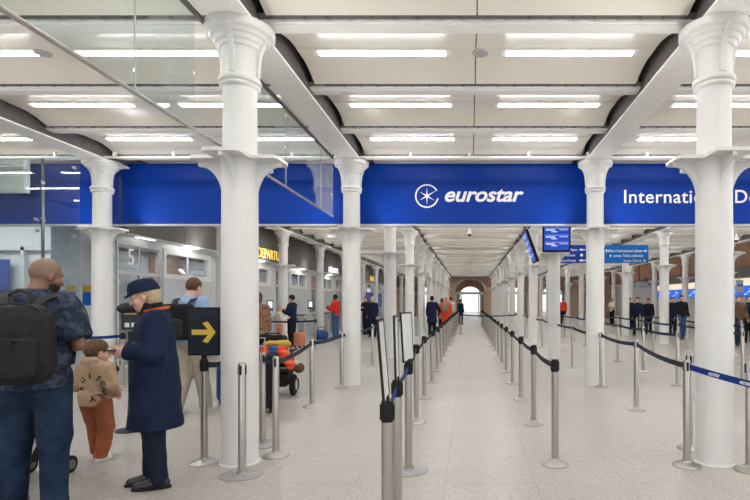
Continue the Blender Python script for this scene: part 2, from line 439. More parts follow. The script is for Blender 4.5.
# ------------------------------------------------------------------ ceiling lights
def light_mesh():
    b=MB(); b.box(-.76,.76,-.062,.062,0,.012,0); b.box(-.69,.69,-.048,.048,-.006,0,1)
    return b
hb=MB().box(-.76,.76,-.07,.07,-.004,.014); house=hb.mesh('housing',M['beam'],smooth=False)
db=MB().box(-.70,.70,-.05,.05,-.010,-.004); diff=db.mesh('diffuser',M['lamp'],smooth=False)
rowname={0:'in row farthest from the blue signs',1:'in middle row before the blue signs',2:'right in front of the blue signs'}
bayname=['far left','left','centre','right','far right']
lfirst=None
for j in BJ[:-1]:
    ym=(YB(j)+YB(j+1))/2
    if ym<-2 or j==3 or (ym>20 and j%2): continue
    for bi,(xa,xb) in enumerate(bays):
        if bi==0 and ym>9.4: continue
        xm=(xa+xb)/2
        for sgn,sn in ((-1,'left'),(1,'right')):
            if j in rowname: lab=f'strip light {rowname[j]}, {sn} one in {bayname[bi]} ceiling bay'
            elif ym<5: lab='slim strip light in the ceiling above the camera'
            else: lab='slim strip light in the ceiling beyond the blue signs'
            loc=(xm+sgn*1.04,ym,ZC-.004)
            if lfirst is None:
                lfirst=thing('strip_light',lab,'ceiling light',loc,0,'ceiling strip lights'); link('housing',house,lfirst); link('diffuser',diff,lfirst)
            else: dup(lfirst,loc,0,lab)
b=MB().lathe([(.09,0),(.085,-.012),(.07,-.016)],28); me=b.mesh('ceiling_speaker',M['grey_trim'])
for bi,nm in ((1,'left'),(2,'centre')):
    xa,xb=bays[bi]; o=link('ceiling_speaker',me,None,((xa+xb)/2+(.05 if bi==2 else -.35),(YB(0)+YB(1))/2,ZC-.004)); tag(o,f'round grey ceiling speaker between the strip lights of the {nm} bay','speaker','ceiling speakers')
# conduit pipe above the signs
p=thing('conduit_pipe','thin white pipe running just above the blue signs','pipe',(0,9.02,4.06))
MB().tube([(-11,0,0),(11,0,0)],.022,10).build('pipe',M['beam'],p)
b=MB()
for x in np.arange(-10.5,11,1.05): b.box(x-.02,x+.02,-.03,.03,-.01,.09)
b.build('pipe_clips',M['beam'],p)

# ------------------------------------------------------------------ blue fascia signs
SY=9.66; SZ0,SZ1=2.96,4.122
def fascia(x0,x1,label,parts):
    t=thing('fascia_sign',label,'sign',((x0+x1)/2,SY,SZ0),0,'blue fascia signs'); hw=(x1-x0)/2
    MB().box(-hw,hw,0,.10,.012,SZ1-SZ0).build('panel',M['blue'],t,smooth=False)
    MB().box(-hw,hw,-.012,.11,-.02,.012).build('bottom_trim',M['grey_trim'],t,smooth=False)
    parts(t,(x0+x1)/2)
def emblem(t,xc):
    # ring with a gap and a six pointed star
    cx,cz,r=-.81-xc,3.505-SZ0,.225; b=MB(); n=56
    a0,a1=R(28),R(348)
    for i in range(n):
        u,v=a0+(a1-a0)*i/n,a0+(a1-a0)*(i+1)/n
        q=[(cx+rr*math.cos(a),cz+rr*math.sin(a)) for rr,a in ((r,u),(r,v),(r-.026,v),(r-.026,u))]
        b.prism(q,-.006,.0,'xz')
    poly=[]
    for k in range(12):
        a=PI/2+k*PI/6; rr=.165 if k%2==0 else .028
        if k==10: rr=.215
        poly.append((cx+rr*math.cos(a),cz+rr*math.sin(a)))
    b.prism(poly,-.006,0,'xz'); b.build('emblem',M['lettering'],t,smooth=False)
    me=text_mesh('eurostar',M['lettering'],width=1.50,height=.235,shear=.28,bold=.022,spacing=.98)
    link('lettering',me,t,(-.47-xc,-.004,3.405-SZ0))
def intl(t,xc):
    me=text_mesh('International Departures',M['lettering'],height=.245,width=3.85,bold=.006,spacing=1.06)
    link('lettering',me,t,(2.94-xc,-.004,3.375-SZ0))
fascia(-11.3,-6.68,'blue fascia panel behind the glass screen at far left',lambda t,x:None)
fascia(-6.62,-2.19,'plain blue fascia panel left of the walkway without lettering',lambda t,x:None)
fascia(-2.13,2.28,'blue fascia sign with white eurostar emblem and lettering over the walkway',emblem)
fascia(2.34,6.92,'blue fascia sign with white International Departures lettering on the right',intl)

# ------------------------------------------------------------------ end wall with arches, side walls
def end_wall():
    b=MB(); y0,y1=YEND,YEND+.6; zt=4.8
    xs=-9.; arches=[(-4.4,1.6),(.075,1.6),(4.63,1.6),(9.22,1.6)]
    for cx,hw in arches:
        b.box(xs,cx-hw,y0,y1,0,zt); sp=2.66; n=20
        top=[(cx+hw*math.cos(PI-PI*i/n), sp+(3.95-sp)*math.sin(PI*i/n)) for i in range(n+1)]
        for i in range(n):
            (xa,za),(xb,zb)=top[i],top[i+1]
            b.prism([(xa,za),(xb,zb),(xb,zt),(xa,zt)],y0,y1,'xz')
        xs=cx+hw
    b.box(xs,15.6,y0,y1,0,5.7)
    structure(b.build('wall_end',M['brick_x'],smooth=False))
    for i,(cx,hw) in enumerate(arches):
        b=MB(); n=24; sp=2.66
        for k in range(n):
            a,c=PI-PI*k/n,PI-PI*(k+1)/n
            q=[(cx+(hw+d)*math.cos(t),sp+(3.95-sp+d)*math.sin(t)) for d,t in ((-.06,a),(-.06,c),(.12,c),(.12,a))]
            b.prism(q,y0-.06,y0,'xz')
        o=structure(b.build(f'trim_{i+1}',M['alu'],smooth=False))
        d=MB(); d.box(cx-hw,cx+hw,y0+.1,y0+.25,2.3,2.55); d.box(cx-hw,cx-hw+.12,y0+.1,y0+.25,0,2.55); d.box(cx+hw-.12,cx+hw,y0+.1,y0+.25,0,2.55)
        d.box(cx-.95,cx-.85,y0+.1,y0+.25,0,2.3); d.box(cx+.85,cx+.95,y0+.1,y0+.25,0,2.3)
        dd=structure(d.build(f'door_{i+1}',M['alu'],smooth=False))
        g=MB(); g.box(cx-hw+.12,cx-.95,y0+.16,y0+.17,0,2.3); g.box(cx+.95,cx+hw-.12,y0+.16,y0+.17,0,2.3)
        g.build('door_glass',M['glass'],dd,smooth=False)
end_wall()
b=MB(); y0,y1=YEND+2.6,YEND+3.0; xs=-9.; zt=4.8
for cx,hw in ((-4.4,1.1),(.075,1.1),(4.63,1.1),(9.22,1.1)):
    b.box(xs,cx-hw,y0,y1,0,zt); n=16
    top=[(cx+hw*math.cos(PI-PI*i/n), 2.35+.85*math.sin(PI*i/n)) for i in range(n+1)]
    for (xa,za),(xb,zb) in zip(top,top[1:]): b.prism([(xa,za),(xb,zb),(xb,zt),(xa,zt)],y0,y1,'xz')
    xs=cx+hw
b.box(xs,15.6,y0,y1,0,zt); b.box(-9,15.6,YEND+.6,y0,4.0,4.2); b.box(-9.2,-9,YEND,y1,0,4.8); b.box(15.6,15.8,YEND,y1,0,4.8)
structure(b.build('wall_end_inner',M['brick_x'],smooth=False))
XW=15.
structure(MB().box(XW,XW+.3,16,YEND,3.35,5.65).build('wall_right',M['brick_y'],smooth=False))
structure(MB().box(XW-.05,XW+.3,10,42,0,1.72).box(XW+.1,XW+.3,10,42,1.72,2.45).box(XW,XW+.3,42,YEND,0,3.35).build('wall_right_lower',M['wall_white'],smooth=False))
structure(MB().box(XW-.06,XW,10,42,2.40,2.78).build('trim_5',M['cove'],smooth=False))
structure(MB().box(XW-.9,XW+.2,10,44,2.80,3.26).build('trim_6',M['soffit'],smooth=False))
b=MB(); b.box(XW-.12,XW,16,YEND,3.28,3.40); b.box(XW-.08,XW,16,YEND,4.70,4.78)
for y in np.arange(18,YEND,4.47): b.box(XW-.08,XW,y-.05,y+.05,3.4,5.6)
structure(b.build('trim_7',M['red_trim'],smooth=False))
sb=MB().box(-.04,0,-.60,.60,0,.60); sm=sb.mesh('screen',M['ticket_blue'],smooth=False)
sf=MB().box(0,.05,-.64,.64,-.03,.63).mesh('screen_frame',M['alu'],smooth=False)
st=MB()
for (y,z,w,h) in ((-.3,.4,.35,.05),(-.2,.3,.5,.03),(.1,.2,.25,.03),(.3,.12,.2,.06)): st.box(-.045,-.04,y-w/2,y+w/2,z,z+h)
stm=st.mesh('screen_text',M['tv_text'],smooth=False)
ys=[y for y in np.arange(24.4,41,1.38)]
for i,y in enumerate(ys):
    t=thing('ticket_screen',f'lit blue screen on the right wall, {ORD[i]} from the camera','screen',(XW-.06,y,1.76),0,'blue ticket screens')
    link('screen',sm,t); link('screen_frame',sf,t); link('screen_text',stm,t)
for _ in (0,):
    t=thing('projecting_sign','small white projecting sign with red edge on the right wall','sign',(13.9,40.,2.35))
    MB().box(-.75,.75,0,.1,0,.75).build('panel',M['board'],t,smooth=False); MB().box(.75,.9,-.01,.11,-.02,.77).build('edge',M['red'],t,smooth=False)
    MB().box(-.5,.5,-.01,0,.3,.4).build('lettering',M['grey_trim'],t,smooth=False); MB().box(-.1,.1,.02,.08,.75,1.0).build('hanger',M['soffit'],t,smooth=False)
t=thing('round_sign','small white round-cornered sign hanging from right soffit','sign',(13.6,25.6,1.98))
MB().box(-.18,.18,-.05,.05,0,.62).build('panel',M['board'],t,smooth=False); MB().box(-.14,.14,-.056,-.05,.3,.4).build('lettering',M['tv_blue'],t,smooth=False)
MB().tube([(0,0,.62),(0,0,.84)],.02).build('hanger',M['alu'],t)

# left wall : gates with a dark fascia, windows over grey panels
XG=-7.6
structure(MB().box(-8.9,-8.7,10.8,YEND,0,4.3).box(-8.7,XG,10.8,10.9,0,4.3).build('wall_left',M['interior'],smooth=False))
f=structure(MB().box(-8.7,XG+.25,10.9,YEND,2.97,4.15).build('trim_8',M['fascia'],smooth=False))
b=MB()
for y in np.arange(11.6,YEND,1.5): b.box(XG+.25,XG+.254,y-.006,y+.006,2.98,4.1)
b.build('panel_seams',M['gap'],f,smooth=False)
b=MB().box(-8.7,XG,10.9,YEND,2.82,2.955).box(-8.7,XG+.26,10.9,YEND,2.955,2.975); structure(b.build('trim_9',M['alu'],smooth=False))
gp=MB(); nwin=0; ndoor=4
for m in range(10):
    y=10.95+4.47*m
    if y>YEND-4: break
    # transom window over a glazed door
    nwin+=1; w=MB(); y0,y1=y,y+1.62
    w.box(XG-.08,XG,y0,y1,2.76,2.82); w.box(XG-.08,XG,y0,y1,2.10,2.18); w.box(XG-.08,XG,y0,y0+.05,2.18,2.76); w.box(XG-.08,XG,y1-.06,y1,2.18,2.76)
    w.box(XG-.05,XG-.03,(y0+y1)/2-.01,(y0+y1)/2+.01,2.18,2.76)
    wo=structure(w.build(f'window_{nwin}',M['alu'],smooth=False))
    MB().box(XG-.045,XG-.035,y0+.05,y1-.06,2.18,2.76).build('pane',M['glass_tint'],wo,smooth=False)
    if m==0:
        me=text_mesh('5',M['lettering'],height=.36,extrude=.003); o=link('lettering',me,wo,(XG-.03,11.35,2.33),PI/2)
    ndoor+=1; d=MB(); d.box(XG-.08,XG,y0,y0+.07,0,2.1); d.box(XG-.08,XG,y1-.07,y1,0,2.1); d.box(XG-.07,XG-.01,(y0+y1)/2-.03,(y0+y1)/2+.03,0,2.1); d.box(XG-.08,XG,y0,y1,0,.1)
    do=structure(d.build(f'door_{ndoor}',M['alu'],smooth=False))
    MB().box(XG-.05,XG-.04,y0+.07,y1-.07,.1,2.1).build('door_glass',M['glass_tint'],do,smooth=False)
    # white framed window over panels
    nwin+=1; w=MB(); a0,a1=y+1.66,y+3.95
    for (p,q,r_,s_) in ((a0,a1,2.70,2.82),(a0,a1,2.08,2.20),(a0,a0+.1,2.2,2.7),(a1-.16,a1,2.2,2.7)): w.box(XG-.1,XG+.02,p,q,r_,s_)
    w.box(XG-.06,XG-.02,(a0+a1)/2-.03,(a0+a1)/2+.03,2.2,2.7)
    wo=structure(w.build(f'window_{nwin}',M['whiteframe'],smooth=False))
    MB().box(XG-.045,XG-.035,a0+.1,a1-.16,2.2,2.7).build('pane',M['glass_tint'],wo,smooth=False)
    MB().box(-8.66,-8.5,(a0+a1)/2,a1,2.0,2.82).build('brick_reveal',M['brick_y'],wo,smooth=False)
    gp.box(XG-.1,XG,a0,y+4.47,0,2.08); gp.box(XG-.1,XG,a1,y+4.47,2.08,2.82); gp.box(XG,XG+.004,(a0+a1)/2-.01,(a0+a1)/2+.01,0,2.05,1); gp.box(XG,XG+.004,a1-.01,a1+.01,0,2.8,1)
structure(gp.build('wall_left_panels',[M['grey_wall'],M['alu']],smooth=False))
# downlights under the ledge
dm=MB().box(-.05,.05,-.3,.3,-.012,0).mesh('diffuser',M['lamp_soft'],smooth=False)
hm=MB().box(-.07,.07,-.33,.33,-.004,.004).mesh('bezel',M['whiteframe'],smooth=False)
for i,y in enumerate((11.7,13.6,16.2,18.1,20.7,22.6,25.2,27.1,31.,35.)):
    t=thing('ledge_light',f'short white light under the gate ledge on the left wall, {ORD[i]} from camera','ceiling light',(-7.46,y,2.951),0,'gate ledge lights')
    link('bezel',hm,t); link('diffuser',dm,t)
for (bod,y,mm,g,lab) in (('DEPARTURES',17.62,'yellow_lit','near','yellow lit DEPARTURES lettering on the dark left fascia, nearer to camera'),('DÉPARTS',26.5,'white_lit','','white lit departures lettering in French on the dark left fascia'),('DEPARTURES',37.5,'yellow_lit','far','yellow lit lettering on the dark left fascia, farther from camera')):
    me=text_mesh(bod,M[mm],height=.34,width=.27*len(bod),extrude=.008,bold=.0)
    o=link('wall_lettering',me,None,(XG+.262,y,3.07),PI/2); tag(o,lab,'lettering','lit wall lettering')
for i,y in enumerate((37.2,40.6)):
    t=thing('wall_panel',f'dark blue panel on the left wall behind the two uniformed people, {"nearer" if i==0 else "farther"} one','panel',(XG+.03,y,1.05),0,'dark blue wall panels')
    MB().box(-.025,0.02,0,3.1,0,1.15).build('panel',M['blue'],t,smooth=False); MB().box(-.025,.025,-.04,3.14,-.05,0).build('frame',M['alu'],t,smooth=False)
il=bpy.data.lights.new('gate_room_fill','AREA'); il.shape='RECTANGLE'; il.size=1.4; il.size_y=.3; il.energy=13  # added fill lamps that brighten the recess behind the gate windows, without fixtures
for m in range(9):
    for dy in (.8,2.7):
        o=bpy.data.objects.new('gate_room_fill',il); C.objects.link(o); o.location=(-8.1,10.95+4.47*m+dy,2.80); o.rotation_euler=(0,0,PI/2)
rl=bpy.data.lights.new('far_room_fill','AREA'); rl.shape='RECTANGLE'; rl.size=1.5; rl.size_y=1.5; rl.energy=70  # added fill lamps that lift the room behind the far left glass
for x in (-9.8,-12.2,-14.4):
    o=bpy.data.objects.new('far_room_fill',rl); C.objects.link(o); o.location=(x,11.9,4.10)
# room behind the glass at far left
structure(MB().box(-16,-8.9,14,14.2,0,4.3).box(-16,-15.8,-7,14,0,4.3).build('wall_left_room',M['grey_wall'],smooth=False))
b=MB()
for x in (-14.2,-13.0,-12.2,-11.3,-10.4,-9.6): b.box(x-.05,x+.05,13.85,14,0,3.0)
b.box(-15.8,-8.9,13.85,14,2.9,3.05)
structure(b.build('trim_10',M['alu'],smooth=False))
t=thing('blue_banner','tall blue banner in the room behind the glass at far left','banner',(-13.,13.8,.6))
MB().box(-.5,.5,0,.03,.05,2.05).build('cloth',M['bag_blue'],t,smooth=False); MB().box(-.04,.04,0,.03,-.6,.1).build('stand',M['alu'],t,smooth=False); MB().box(-.25,.25,-.1,.02,-.6,-.57).build('foot',M['alu'],t,smooth=False)
for i,x in enumerate((-8.47,-8.12)):
    t=thing('small_poster',f'small blue and yellow poster behind the glass, {"left" if i==0 else "right"} of the pair','poster',(x,10.79,1.42),0,'small posters')
    MB().box(-.1,.1,0,.02,0,.28).build('lower_half',M['wayblue'],t,smooth=False); MB().box(-.1,.1,0,.02,.28,.42).build('upper_half',M['mustard'],t,smooth=False)

# ------------------------------------------------------------------ glass screens
gx=-2.385
g=thing('glass_screen','overhead clear glass screen hung below the girder left of the walkway','glass',(gx,0,0))
for (a,c) in ((-1.15,.39),(.41,1.94),(1.96,3.61),(3.63,4.40),(5.14,6.59),(6.61,8.14),(8.16,8.86)):
    MB().box(-.006,.006,a,c,3.0,4.02).build('pane',M['glass'],g,smooth=False)
MB().tube([(0,-1.15,2.985),(0,8.86,2.985)],.017,10).build('bottom_rail',M['steel'],g)
MB().box(-.02,.02,-1.15,8.86,3.99,4.02).build('top_channel',M['dark_steel'],g,smooth=False)
for y in (.40,1.95,3.62,6.6,8.15): MB().box(-.006,.006,y-.003,y+.003,3.0,4.0).build('joint',M['grey_trim'],g,smooth=False)
g=thing('glass_screen','tall clear glass screen with steel clamps beside the far left column','glass',(0,9.0,0))
ed=[-10.2,-9.25,-8.42,-7.59,-6.90]
for a,c in zip(ed,ed[1:]): MB().box(a+.008,c-.008,-.008,.008,.03,4.09).build('pane',M['glass'],g,smooth=False)
b=MB()
for x in ed[1:-1]: b.box(x-.012,x+.012,.012,.06,0,4.09)
b.build('mullions',M['dark_steel'],g,smooth=False)
MB().box(-10.2,-6.9,-.03,.03,0,.03).build('floor_channel',M['steel'],g,smooth=False)
for x,z in ((-7.65,2.95),(-7.53,2.95),(-7.65,2.75),(-6.98,2.66),(-7.65,1.3),(-6.98,1.0),(-7.53,3.6),(-6.98,3.86)):
    MB().lathe([(.028,-.03),(.028,.0),(.02,.02)],12,(x,-.01,z),axis='y').tube([(x-.05,-.03,z+.035),(x+.05,-.03,z-.035)],.006,8).build('clamp',M['steel'],g)
t=thing('louvre_panel','white louvred vent panel high behind the glass at far left','vent',(-8.55,9.3,3.5))
MB().box(-.6,.42,.03,.1,0,.65).build('back_panel',M['white'],t,smooth=False)
b=MB()
for k in range(14): b.box(-.56,.38,0,.03,.03+k*.044,.05+k*.044)
b.build('slats',M['whiteframe'],t,smooth=False)
t=thing('steel_door_post','grey metal post between the glass screen and far left column','post',(-7.0,9.75,0))
MB().box(-.05,.05,-.05,.05,0,2.9).build('upright',M['steel'],t,smooth=False); MB().box(-.09,.09,-.09,.09,0,.02).build('foot_plate',M['steel'],t,smooth=False)

for i,(x,y) in enumerate(((-9.6,10.6),(-11.2,10.6),(-12.8,10.6),(-9.6,12.4),(-11.2,12.4),(-12.8,12.4))):
    t=thing('round_downlight','round downlight in the ceiling of the room behind the glass at far left','ceiling light',(x,y,4.2 if x<-11.4 else 4.23),0,'room downlights')
    MB().lathe([(.16,-.02),(.16,0)],24).build('bezel',M['whiteframe'],t); MB().lathe([(.14,-.026),(.14,-.02)],24).build('diffuser',M['lamp'],t)

# ------------------------------------------------------------------ hanging things
def rods(t,xs,z0,z1,mm='grey_trim'):
    for x in xs: MB().tube([(x,0,z0),(x,0,z1)],.012,8).build('hanger',M[mm],t)
def way_sign(xc,w,m,lines,label):
    t=thing('wayfinding_sign',label,'sign',(xc,17.,2.80),0,'hanging wayfinding signs')
    MB().box(-w/2,w/2,0,.08,0,.60).build('panel',M[m],t,smooth=False)
    for (s,x,z,h,c,ww) in lines:
        link('lettering',text_mesh(s,M[c],height=h,width=ww,extrude=.004,bold=.0),t,(x,-.006,z))
    rods(t,(-w*.35,w*.35),.6,ZB-2.80)
    return t
def arrow_poly(x,z,l,h,ang=0):
    p=[(-l/2,-h*.16),(l*.1,-h*.16),(l*.1,-h*.5),(l/2,0),(l*.1,h*.5),(l*.1,h*.16),(-l/2,h*.16)]
    c,s=math.cos(ang),math.sin(ang)
    return [(x+a*c-b*s,z+a*s+b*c) for a,b in p]
t=way_sign(5.26,1.46,'wayblue',[('Billets International tickets',-.62,.36,.085,'lettering',1.14),('eurostar',-.44,.20,.06,'lettering',.27),('Ticket collection',-.13,.20,.085,'lettering',.68),('Sortie',-.10,.04,.06,'lettering',.24),('Way out',.20,.04,.07,'wayyellow',.30)],
   'bright blue hanging sign with International tickets and Way out lettering')
b=MB().prism(arrow_poly(.62,.40,.11,.10),-.008,0,'xz'); b.build('arrow',M['lettering'],t,smooth=False)
b=MB().lathe([(.035,-.008),(.035,0)],16,(.60,0,.07),axis='y'); b.build('symbol',M['wayyellow'],t)
b=MB().box(-.70,-.65,-.008,0,.36,.45).prism(arrow_poly(-.54,.235,.09,.08,PI/2),-.008,0,'xz'); b.build('pictograms',M['lettering'],t,smooth=False)
t=way_sign(3.35,1.5,'wayblue2',[('Departures Departs',-.3,.40,.08,'lettering',.55),('Eurostar',-.1,.22,.08,'lettering',.3),('Business Premier',-.40,.04,.08,'lettering',.62)],'dark blue hanging sign behind the row of columns under the screen')
b=MB().prism(arrow_poly(.45,.44,.3,.09,PI),-.008,0,'xz').prism(arrow_poly(.45,.08,.3,.09,PI),-.008,0,'xz').lathe([(.05,-.008),(.05,0)],16,(.40,0,.26),axis='y'); b.build('arrow',M['lettering'],t,smooth=False)
def tv(loc,rz,tilt,label,w=.66,h=.82):
    t=thing('information_screen',label,'screen',loc,rz,'hanging information screens')
    mt=Matrix.Rotation(tilt,4,'X')
    MB().box(-w/2,w/2,0,.07,0,h,mtx=mt).build('casing',M['black'],t,smooth=False)
    MB().box(-w/2+.035,w/2-.035,-.006,0,.045,h-.03,mtx=mt).build('display',M['tv_blue'],t,smooth=False)
    b=MB(); 
    for k in range(4):
        z=.09+k*.165
        for (x,ww,zz,hh) in ((-.15,.22,.09,.020),(-.06,.14,.05,.016),(.16,.2,.10,.010)): b.box(x-ww/2,x+ww/2,-.010,-.006,z+zz,z+zz+hh,mtx=mt)
        b.box(-w/2+.05,w/2-.05,-.009,-.006,z+.14,z+.145,mtx=mt)
    b.build('display_rows',M['tv_text'],t,smooth=False)
    top=mt@Vector((0,.035,h)); MB().tube([top,(top.x,top.y,ZB-loc[2])],.025,10).build('hanger',M['dark_steel'],t)
tv((2.06,12.0,2.67),0,0,'information screen with blue timetable under the sign, facing the camera')
tv((1.62,12.6,2.46),R(-89),R(20),'tilted information screen beside the walkway seen nearly edge on')
def dome_cam(x,y,z,label,white=True,ztop=ZB,q=1.):
    t=thing('dome_camera',label,'camera',(x,y,z),0,'ceiling dome cameras')
    b=MB().lathe([(.02*q,.22*q),(.05*q,.20*q),(.085*q,.12*q),(.09*q,.04*q),(.088*q,.02*q)],20); b.build('housing',M['whiteframe' if white else 'black'],t)
    MB().ball((0,0,.02*q),.07*q,16,6,sc=(1,1,-1),half=True).build('lens_dome',M['black'],t)
    MB().tube([(0,0,.2*q),(0,0,ztop-z)],.014,8).build('hanger',M['whiteframe' if white else 'black'],t)
dome_cam(.0,16.9,3.72,'white dome camera hanging over the middle of the walkway')
dome_cam(9.45,18.,3.65,'white dome camera hanging on the right, beside the nearest right column')
dome_cam(-7.58,16.3,1.96,'black dome camera by the left gates, nearer one',False,2.12,.7)
dome_cam(-7.58,20.8,1.96,'black dome camera by the left gates, farther one',False,2.12,.7)

# ------------------------------------------------------------------ stanchions
ST={}
ST['dome_base']=MB().lathe([(.125,0),(.125,.006),(.118,.014),(.085,.028),(.045,.042),(.038,.055)],32).mesh('base',M['steel_base'])
fb=MB().lathe([(.175,0),(.175,.009),(.165,.014),(.05,.016),(.045,.03)],36); ST['flat_base']=fb.mesh('base',M['flat_base'])
ST['post_black']=MB().lathe([(.032,.01),(.032,.87)],20).mesh('post',M['steel'])
ST['post_steel']=MB().lathe([(.032,.01),(.032,.955),(.029,.963)],20).mesh('post',M['steel'])
hb=MB().lathe([(.032,.85),(.0328,.855),(.0328,.95),(.033,.962),(.012,.965)],20)
for k in range(4):
    mt=Matrix.Rotation(k*PI/2,4,'Z'); hb.box(.026,.037,-.014,.014,.862,.945,mtx=mt); hb.box(.034,.040,-.006,.006,.86,.94,mtx=mt)
ST['head_black']=hb.mesh('belt_head',M['black'])
hs=MB()
for k in range(4):
    mt=Matrix.Rotation(k*PI/2,4,'Z'); hs.box(.026,.035,-.010,.010,.865,.945,mtx=mt)
ST['head_steel']=hs.mesh('belt_head',M['black'])
def stanchion(x,y,label,group,to=None,head='black',base='dome',belt='belt',sag=.02,bz=.905,marks=None,zto=None):
    rz=math.atan2(to[1]-y,to[0]-x) if to else 0
    t=thing('belt_stanchion',label,'barrier post',(x,y,0),rz,group)
    link('base',ST[base+'_base'],t); link('post',ST['post_'+head],t); link('belt_head',ST['head_'+head],t)
    if to:
        L=math.hypot(to[0]-x,to[1]-y); n=10; b=MB()
        a0,a1=.048,L-.05
        vs=[];fs=[]
        for i in range(n+1):
            u=i/n; xx=a0+(a1-a0)*u; zz=bz-sag*4*u*(1-u)
            for (dy,dz) in ((-.0015,-.026),(.0015,-.026),(.0015,.026),(-.0015,.026)): vs.append((xx,dy,zz+dz))
        for i in range(n):
            for k in range(4): fs.append((i*4+k,i*4+(k+1)%4,(i+1)*4+(k+1)%4,(i+1)*4+k))
        fs+=[(0,1,2,3),(n*4+3,n*4+2,n*4+1,n*4)]
        b.add(vs,fs); bo=b.build('belt',M[belt],t,smooth=False)
        if marks:
            side=marks
            me=text_mesh('eurostar',M['lettering'],height=.028,width=.16,extrude=.001,shear=.2,bold=.01)
            k=.15
            while k<L-.25:
                u=(k-a0)/(a1-a0); o=link('belt_lettering',me,bo,(k if side<0 else k+.16,-.004 if side<0 else .004,bz-sag*4*u*(1-u)-.012),0 if side<0 else PI); k+=.42
    return t
def chain(pts,where,group,**k):
    close=k.pop('close',False)
    for i,(x,y) in enumerate(pts):
        nx=pts[i+1] if i+1<len(pts) else None
        stanchion(x,y,f'steel belt barrier post, {ORD[i]} {"to" if i==0 else "from"} camera {where}',group,nx,**k)
right_row=[(.785,4.67+1.54*k) for k in range(19)]
chain(right_row,'along right edge of the walkway','walkway barrier posts',sag=.03)
left_row=[(-.66,6.30)]+[(-.70,7.85+1.54*k) for k in range(17)]
chain(left_row,'along left edge of the walkway','walkway barrier posts',sag=.03)
# the three sign carrying posts, nearest the camera
sp=[(-.44,2.72),(-.49,3.44),(-.54,4.50)]
stanchion(*sp[0],'steel barrier post in the foreground, its foot below the picture edge','sign carrying posts',sp[1],sag=.0,belt='belt_blue')
stanchion(*sp[1],'steel barrier post just behind the foremost one, carrying the middle sign frame','sign carrying posts',sp[2],sag=.0,belt='belt_blue')
stanchion(*sp[2],'steel barrier post on broad flat grey disc carrying the farthest sign frame','sign carrying posts',left_row[0],base='flat')
# cross belt
t=stanchion(-.40,23.2,'steel barrier post at left end of the belt across the walkway','cross belt posts',(2.2,23.0),sag=.06)
# right hall queue lanes
lane1=[(1.975,4.62),(2.30,7.00),(2.30,8.88),(2.33,11.5),(2.36,13.7+.6),(2.38,16.6),(2.36,19.6),(2.38,21.6),(2.38,25.),(2.38,28.4)]
chain(lane1,'on the column line right of walkway','right hall queue posts',head='steel',sag=.03)
lane2=[floor_at(677.5,385.5),floor_at(643.5,372),floor_at(618,361.3),(3.94,15.4),(3.96,17.3),(3.98,19.3),(4.05,21.6),(4.1,24.)]
chain(lane2,'one lane right of the column line','right hall queue posts',head='steel',sag=.025)
lane3=[(5.0,9.3),(5.3,11.4),(5.42,13.2),floor_at(653,354),(5.6,17.0),(5.6,19.2),(5.6,21.5)]
chain(lane3,'two lanes right of the column line','right hall queue posts',head='steel',sag=.025)
lane4=[(6.55,12.2),floor_at(687,351),(7.06,17.2),(7.1,19.4),(7.12,21.2)]
chain(lane4,'farthest right of the queue lanes','right hall queue posts',head='steel',sag=.025)
lane5=[(7.6,14.2),(8.4,16.2),(8.9,18.0)]
chain(lane5,'before the blurred travellers at right','right hall queue posts',head='steel',sag=.025)
stanchion(2.24,5.17,'steel barrier post half hidden behind the nearest right column','right hall queue posts',None,head='steel')
stanchion(2.475,4.50,'steel barrier post at right picture edge beside the nearest right column','right hall queue posts',None,head='steel')
# the blue belt crossing in front of the near right column comes from a post outside the picture
stanchion(2.16,2.70,'steel barrier post outside the picture holding the blue belt at right','right hall queue posts',(1.975,4.62),belt='belt_blue',sag=.02,marks=1)

# left hall posts
stanchion(-2.455,4.70,'steel belt barrier post carrying the yellow arrow sign','left hall posts',(-2.40,5.24),sag=.02)
stanchion(-1.96,4.38,'bare steel post on a flat grey disc before the nearest left column','left hall posts',None,head='steel',base='flat')
stanchion(-2.16,5.30,'steel post on flat disc hidden behind the nearest left column','left hall posts',(-1.89,4.96),head='steel',base='flat')
l1=[(-1.875,4.92),(-2.24,7.22),(-2.22,8.82),floor_at(372.5,366.3),(-2.33,15.4),(-2.33,19.6),(-2.34,22.4)]
chain(l1,'on the column line left of walkway','left hall posts',head='steel',sag=.025)
chain([(-4.78,15.75),(-6.4,15.5)],'before the ticket gates','left hall posts',sag=.03)
chain([(-5.95,8.72),(-7.15,8.62)],'before the far left column','left hall posts',belt='belt_blue',sag=.03)
# sign boards on posts
def sign_frame(x,y,rz,lean,label):
    t=thing('sign_frame',label,'sign frame',(x,y,.966),rz,'blank sign frames')
    mt=Matrix.Rotation(lean,4,'X')
    b=MB()
    for (a,c,e,f_) in ((-.14,.14,.0,.013),(-.14,.14,.422,.435),(-.14,-.128,0,.435),(.128,.14,0,.435)): b.box(a,c,-.007,.007,e,f_,mtx=mt)
    b.build('frame',M['black'],t,smooth=False)
    MB().box(-.128,.128,-.004,.004,.013,.422,mtx=mt).build('sheet',M['board'],t,smooth=False)
    MB().box(-.02,.02,-.015,.015,-.004,.02).build('clip',M['black'],t,smooth=False)
sign_frame(sp[0][0]-.005,sp[0][1],R(-86),R(4.5),'blank white sign frame on the foremost post, seen nearly edge on')
sign_frame(sp[1][0],sp[1][1],R(-86),R(1.5),'blank sign frame on the second post, seen edge on')
sign_frame(sp[2][0],sp[2][1],R(-102),R(3.5),'blank white sign frame with black border, farthest and widest of the three')
t=thing('arrow_sign','navy sign with yellow right-pointing arrow on a barrier post','sign',(-2.455,4.70,.966))
MB().box(-.145,.145,-.012,.012,.03,.475).build('frame',M['black'],t,smooth=False)
MB().box(-.132,.132,-.016,-.012,.043,.462).build('panel',M['arrow_bg'],t,smooth=False)
